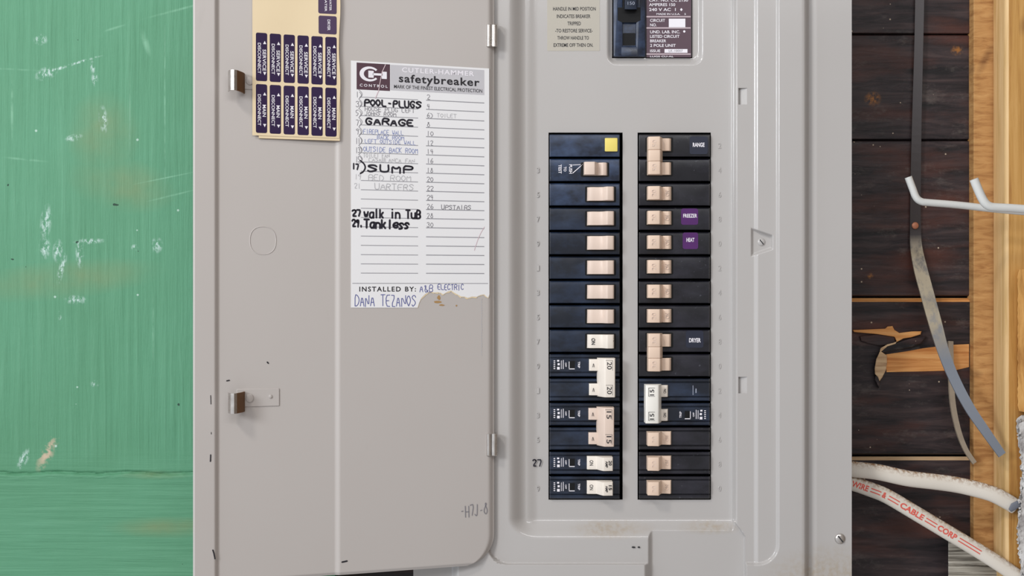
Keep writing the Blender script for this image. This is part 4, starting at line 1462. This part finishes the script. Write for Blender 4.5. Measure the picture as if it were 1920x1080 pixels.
# ================================================================== RIGHT GAP: strap, cables, hook
def ribbon3(path, half, th, mat, name, parent):
    """flat metal strip: path of (px,py,h), half widths in px, view-facing with some twist"""
    pts = [P(*p[:3]) for p in path]
    tw = [p[4] if len(p) > 4 else 0 for p in path]
    hw = [p[3] * S for p in path]
    mb = MB()
    rings = []
    for i, p in enumerate(pts):
        t_ = (pts[min(i + 1, len(pts) - 1)] - pts[max(i - 1, 0)]).normalized()
        side = t_.cross(Vector((0, -1, 0))).normalized()
        up = side.cross(t_).normalized()
        a_ = tw[i]
        s2 = side * math.cos(a_) + up * math.sin(a_)
        u2 = up * math.cos(a_) - side * math.sin(a_)
        rings.append([p + s2 * hw[i] + u2 * th, p - s2 * hw[i] + u2 * th, p - s2 * hw[i] - u2 * th, p + s2 * hw[i] - u2 * th])
    for i in range(len(rings) - 1):
        for j in range(4):
            a_ = rings[i]; b_ = rings[i + 1]
            mb.add([a_[j], a_[(j + 1) % 4], b_[(j + 1) % 4], b_[j]], [(0, 1, 2, 3)])
    mb.add(rings[0], [(0, 1, 2, 3)]).add(rings[-1], [(3, 2, 1, 0)])
    return mb.build(name, mat, parent)


strap = thing('metal_strap', P(1716, 423, -74), 'long dusty steel strap nailed to the dark planks and bending out over the stud', 'metal strap')
path = spline([(1725, -60, -71, 8.5, -0.3), (1724, 20, -71, 8.5, -0.3), (1722, 110, -71, 8.5, -0.3), (1719, 220, -71.5, 9, -0.25), (1717, 320, -72, 10, -0.1), (1716, 423, -73, 11, 0), (1718, 465, -71, 12, 0), (1726, 505, -66, 13.5, 0), (1738, 550, -59, 13.5, 0), (1753, 605, -52, 13, 0),
               (1769, 660, -46, 11.5, 0.1), (1790, 712, -40, 10.5, 0.1), (1818, 765, -34, 10, 0.1), (1850, 812, -30, 9, 0.1), (1879, 853, -28, 8, 0.1)], 6)
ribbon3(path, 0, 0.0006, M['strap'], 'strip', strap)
bm = bmesh.new()
bmesh.ops.create_uvsphere(bm, u_segments=16, v_segments=8, radius=1)
c = P(1716, 423, -71.6)
for v in bm.verts:
    v.co = Vector((v.co.x * 7.2 * S, v.co.z * 0.0012, v.co.y * 7.2 * S)) + c
MB().bm(bm).build('nail_head', M['copper'], strap, smooth=True, label='round coppery nail head')
s2 = thing('thin_strap', P(1788, 700, -70), 'thin tan strap end curving down behind the long steel strap', 'metal strap')
path = spline([(1782, 640, -72, 5), (1783, 700, -66, 5.2), (1786, 755, -62, 5.2), (1796, 805, -60, 5), (1810, 842, -59, 4.6), (1827, 868, -58, 4.4)], 6)
ribbon3(path, 0, 0.0011, M['strap2'], 'strip', s2)


def cable(path, wd, label, name='electrical_cable'):
    o = thing(name, P(*path[0]), label, 'cable')
    pts = spline(path, 8)
    v = [P(*p) for p in pts]
    MB().tube(v, wd / 2 * S, 20, wd / 2 * S * 0.62).build('sheath', M['cable'], o, smooth=True)
    return o, pts


c1, _ = cable([(1515, 868, -34), (1560, 872, -34), (1598, 879.5, -34), (1645, 885, -34), (1701, 897, -34), (1750, 903, -34), (1790, 908.5, -34), (1825, 916, -33), (1860, 926, -32), (1886, 939, -32), (1903, 949, -33)], 31, 'white cable running from the panel into the torn plasterboard, above the lettered cable')
mb = MB()
mb.prism([(1891, 955), (1896, 944), (1910, 937), (1918, 940), (1916, 948), (1904, 956), (1896, 960)], -38, -26, P, 0.001)
mb.build('cable_clamp', plain('grey_clamp', (120, 124, 134), 0.5, 0.4), c1, smooth=True, label='grey clamp at the cable end')
c2, pts2 = cable([(1515, 886, -38), (1560, 895, -38), (1598, 906, -38), (1630, 917, -38), (1664, 931, -38), (1720, 964, -38), (1775, 997, -38), (1830, 1030, -38), (1880, 1062, -37), (1940, 1104, -37), (1980, 1130, -37)], 29, 'white cable with red lettering sloping down past the weathered block')
# lettering wrapped along the cable
cum = [0]
for a_, b_ in zip(pts2[:-1], pts2[1:]):
    cum.append(cum[-1] + math.hypot(b_[0] - a_[0], b_[1] - a_[1]))


def fcab(s_, t_, l):
    """s along the cable in px, t across (down positive)"""
    i = min(max(np.searchsorted(cum, s_) - 1, 0), len(pts2) - 2)
    u = (s_ - cum[i]) / (cum[i + 1] - cum[i])
    a_, b_ = pts2[i], pts2[i + 1]
    x, y = a_[0] + (b_[0] - a_[0]) * u, a_[1] + (b_[1] - a_[1]) * u
    L_ = math.hypot(b_[0] - a_[0], b_[1] - a_[1])
    nx_, ny_ = -(b_[1] - a_[1]) / L_, (b_[0] - a_[0]) / L_
    bulge = 14.5 * S * 0.62 * math.sqrt(max(0, 1 - (t_ / 14.5) ** 2)) * 1000
    return P(x + nx_ * t_, y + ny_ * t_, a_[2] + bulge + l)


mb = MB()
s0 = 85
for st, a_, b_ in (('WIRE', 0, 33), ('=', 38, 57), ('&', 61, 69), ('=', 74, 96), ('CABLE', 100, 150), ('=', 155, 178), ('CORP', 182, 222), ('=', 228, 275)):
    if st == '=':
        mb.ribbon([(s0 + q, -2.5) for q in np.linspace(a_, b_, 6)], 1.8, fcab, 0.25).ribbon([(s0 + q, 3.5) for q in np.linspace(a_, b_, 6)], 1.8, fcab, 0.25)
    else:
        mb.text(st, s0 + a_, -5, s0 + b_, 6, fcab, 0.25, 0, 0.03)
mb.build('printed_text', M['redink'], c2, label='red printed lettering')

hook = thing('wire_tool_hook', P(2080, 396, 0), 'white coated double-prong wire hook reaching in from the right edge', 'hook')
for path, h, wd in (([(1703, 332), (1707, 343), (1711.5, 355), (1716, 367), (1721, 374), (1728, 378), (1737, 379.5), (1775, 382.5), (1812, 386), (1855, 391), (1920, 397), (2000, 403), (2075, 409)], 0, 13.5),
                    ([(1826, 336), (1830, 346), (1835, 358), (1841, 371), (1847, 380.5), (1854, 386), (1864, 388.5), (1890, 390), (1920, 392), (2000, 398), (2082, 404)], 70, 16)):
    pts = spline([p + (h,) for p in path], 4)
    MB().tube([P(*p) for p in pts], wd / 2 * S * (D - h / 1000) / D, 16).build('prong', M['hookpaint'], hook, smooth=True)
a, b = P(2076, 440, 0), P(2090, 370, 0)
MB().box((a.x, 0.0398, a.z), (b.x, -0.085, b.z), 0.001).build('mounting_plate', M['hookpaint'], hook)
